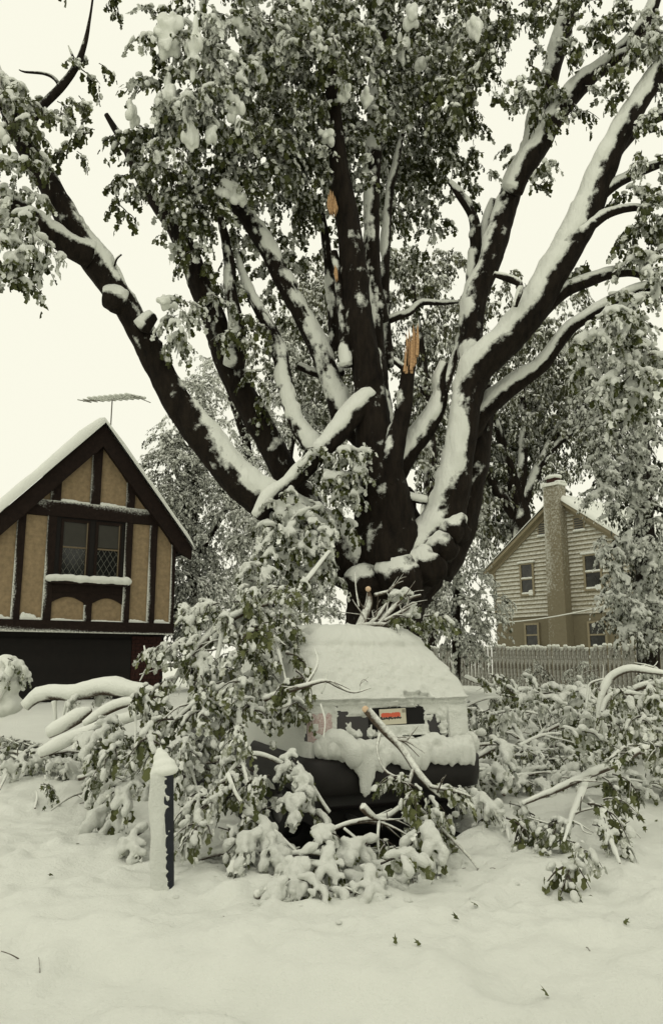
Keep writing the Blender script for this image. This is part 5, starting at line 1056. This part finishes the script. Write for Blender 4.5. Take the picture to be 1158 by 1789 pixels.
# stray leaves on the snow
LV0, LF0 = leaf_mesh(LEAF5)
m_leaf = meshdata('leaf', LV0 * .10, LF0, M['leaf_fallen'], True, np.tile([.0, .5, 0], (len(LV0), 1)))
for i, (x, y, lab) in enumerate(((132, 1494, 'dark leaf tip poking from the snow far left of the post'), (90, 1543, 'small dark leaf lying alone below the post\'s left side'), (692, 1693, 'olive leaf lying alone in the foreground snow'), (735, 1688, 'tiny leaf tip beside the olive leaf'), (960, 1770, 'dark curled leaf in the street snow'),
                                (1145, 1445, 'dark leaf poking from the snow under the long branch'), (800, 1640, 'small leaf tip half sunk in open snow'), (835, 1605, 'small twig leaf below the bumper heap'), (1090, 1640, 'pale leaf tip in snow at the yard edge'))):
    p = ground_at(x, y); o = link(bpy.data.objects.new('loose_leaf', m_leaf)); z_ = float(Gfull(np.array([p[0]]), np.array([p[1]]))[0])
    o.location = (p[0], p[1], z_ + .01); o.rotation_euler = (random.uniform(.4, 1.2), random.uniform(-.4, .4), random.uniform(0, 6)); o.scale = (random.uniform(.25, .45), random.uniform(.45, .7), .6)
    tag(o, lab, 'leaf', 'loose leaves on the snow')

# the tangle: more branches of the same fall, right of the van and before the left bank
def strewn(px, py, ang, ln, hgt, label, group, style, k=1.0):
    g0 = ground_at(px, py); c = np.array([g0[0], g0[1]]); dv = np.array([math.cos(ang), math.sin(ang)]); t = empty('strewn_branch', (g0[0], g0[1], float(G(*c)))); tag(t, label, 'branch', group)
    def pt(u, side=0.0): 
        q = c + dv * (u - .5) * ln + np.array([-dv[1], dv[0]]) * (side + .10 * math.sin(u * 5 + px)); return np.array([q[0], q[1], float(G(*q)) + .03 + hgt * math.sin(math.pi * min(1, .12 + u * .95))])
    limb('stem', np.array([[*pt(u), .022 * (1.15 - .95 * u)] for u in np.linspace(0, 1, 7)]), TW, t, sides=8, step=.05, thr=.05, gnarl=.15, cap=.03)
    pos = []
    for i in range(7):
        u = .15 + .8 * (i + RNG.random() * .8) / 7; b_ = pt(u); sd = (-1) ** i; l2 = ln * RNG.uniform(.18, .34) * (1.15 - u * .6)
        d2 = np.array([dv[0] * .7 - dv[1] * sd * .8, dv[1] * .7 + dv[0] * sd * .8, RNG.uniform(-.1, .35)]); 
        Q = np.array([[*(b_ + d2 * l2 * s_ + np.array([0, 0, -.35 * l2 * s_ * s_]) + RNG.normal(0, .012, 3) * (s_ > 0)), .011 * (1.1 - .9 * s_)] for s_ in (0, .33, .66, 1)])
        limb('twig', Q, TW, t, sides=6, step=.06, thr=.05, gnarl=.1, cap=.02)
        for s_ in (.3, .6, .9, 1.0):
            if RNG.random() < .8 * k: pos.append(b_ + d2 * l2 * s_ + np.array([0, 0, -.3 * l2 * s_ * s_ + .03]))
    pos = np.array(pos); pos[:, 2] = np.maximum(pos[:, 2], [float(G(p[0], p[1])) + .10 for p in pos]); n = len(pos)
    V, F, A = place(style, pos, RNG.uniform(-math.pi, math.pi, n), RNG.uniform(.6, 1.0, n)); V = local(t, V); sn = A[:, 2] < -.5; fs = sn[F[:, 0]]
    def part(fm):
        ff = F[fm]; used = np.unique(ff); rm = np.full(len(V), -1); rm[used] = np.arange(len(used)); return V[used], rm[ff], A[used]
    v_, f_, a_ = part(fs); so = tag(mesh('leaf_snow', v_, f_, M['snow_rime'], t), kind='stuff'); md = so.modifiers.new('fuse', 'REMESH'); md.mode = 'VOXEL'; md.voxel_size = .017 if py > 1330 else .023; md.use_smooth_shade = True
    v_, f_, a_ = part(~fs); tag(mesh('leaves', v_, f_, M['leaf_fallen'], t, True, a_), kind='stuff')
RG, LG = 'branches tangled right of the van', 'branches strewn left of the post'
TANG = [((860, 1385, .2, 1.7, .22), 'fallen', 'snowy leafy branch under the heap at the right end of the bumper'), ((930, 1385, .9, 1.5, .18), 'buried', 'low branch nearly buried in snow below the long straight branch'),
        ((900, 1345, -.4, 1.8, .30), 'fallen', 'leafy branch crossing the thick snow topped branch by the bumper'), ((985, 1330, .3, 2.0, .35), 'fallen', 'leafy branch behind the start of the long straight branch'),
        ((1050, 1310, -.5, 1.8, .40), 'fallen_green', 'greener leafy branch under the foot of the arched branch'), ((1010, 1280, .7, 2.2, .45), 'fallen', 'bushy snowy branch between the arched branch and the long arched white one'),
        ((930, 1290, -.2, 2.2, .40), 'buried', 'thickly snowed branch behind the long arched white branch'), ((870, 1262, .5, 2.2, .45), 'fallen', 'snowy leafy branch close beside the right flank of the van'),
        ((1090, 1270, .2, 2.2, .5), 'fallen', 'leafy branch hung beneath the high arch at the yard edge'), ((960, 1250, -.6, 2.4, .45), 'buried', 'thickly snowed branch in front of the fence brush heap'),
        ((1130, 1345, .4, 1.6, .3), 'fallen_green', 'green leaved branch below the far end of the long straight branch'), ((1110, 1400, -.3, 1.3, .2), 'buried', 'short snowed branch lying in the open below the hanging green leaves'),
        ((845, 1300, .9, 1.6, .35), 'fallen', 'leafy branch pressed against the right corner of the van bumper'), ((1040, 1248, .1, 2.4, .4), 'fallen', 'leafy branch in front of the rounded shrub by the fence'), ((1140, 1300, .8, 1.8, .4), 'buried', 'thickly snowed branch behind the far end of the long straight branch')]
for q, st, lb in TANG: strewn(*q, lb, RG, st)
for q, st, lb in (((150, 1345, .3, 1.6, .2), 'fallen', 'leafy branch below the straight snow rolled log'), ((70, 1350, -.3, 1.6, .15), 'buried', 'snowed branch at the foot of the bank beside the slanting log'), ((215, 1330, .8, 1.6, .35), 'fallen', 'leafy branch leaning into the heap behind the post'),
                  ((190, 1385, -.5, 1.2, .15), 'buried', 'snowed branch end above the thin bare branch by the post'), ((20, 1325, .4, 1.4, .2), 'fallen', 'leafy branch lying on the snow bank below the bowed shrub')):
    strewn(*q, lb, LG, st)
for q, lb in (((460, 1520, .2, 1.1, .12), 'snowed branch end below the low bent bough'), ((640, 1540, -.2, 1.0, .10), 'snowed branch end below the forked branch under the van'), ((560, 1575, .4, .9, .06), 'flattest snowed branch end, out in the open snow before the van'), ((720, 1520, .5, .9, .12), 'snowed branch end below the snapped bare branch')):
    strewn(*q, lb, 'branch ends in front of the van', 'buried', .7)

# clods fallen from the boughs and bits of bark and twig
Vs, Fs, o_ = [], [], 0
for i in range(260):
    px_, py_ = RNG.normal(570, 150), 1490 + abs(RNG.normal(0, 45))
    p = ground_at(min(max(px_, -50), 1200), py_); V, F = ICO2; r_ = min(abs(RNG.normal(.0, .010)) + .005, .026)
    P = ICO2[0] * (.55 + .9 * fbm(ICO2[0] * 1.3 + RNG.random(3) * 20, 2, 8))[:, None] * r_ * np.array([1.4, 1.2, .8]); P += np.array([p[0], p[1], float(Gfull(np.array([p[0]]), np.array([p[1]]))[0]) - r_ * .15])
    Vs.append(P); Fs.append(F + o_); o_ += len(V)
tag(mesh('snow_clods', np.concatenate(Vs), np.concatenate(Fs), M['snow_rime']), 'small clods of snow dropped from the boughs onto the yard', 'snow clods', kind='stuff')
Vs, Fs, As, o_ = [], [], [], 0
for i in range(24):
    px_, py_ = (RNG.normal(560, 200), 1490 + abs(RNG.normal(0, 60))) if i < 20 else (RNG.uniform(0, 1158), RNG.uniform(1450, 1770))
    p = ground_at(px_, py_); z_ = float(Gfull(np.array([p[0]]), np.array([p[1]]))[0]); a_ = RNG.uniform(0, 6.3); ln = RNG.uniform(.03, .13); d_ = np.array([math.cos(a_), math.sin(a_), RNG.uniform(0, .6)])
    Q = np.array([[*(np.array([p[0], p[1], z_]) + d_ * ln * u_ + np.array([0, 0, .006 * math.sin(u_ * 3)])), .0028 * (1.1 - .6 * u_)] for u_ in (0, .5, 1)])
    V, F, fx = tube_arrays(Q, step=.04, sides=5, snow=.3, gnarl=.1); Vs.append(V); Fs.append(F + o_); As.append(fx); o_ += len(V)
tag(mesh('twig_litter', np.concatenate(Vs), np.concatenate(Fs), TW, None, True, np.concatenate(As)), 'scattered twig and bark litter on the trodden snow', 'litter', kind='stuff')
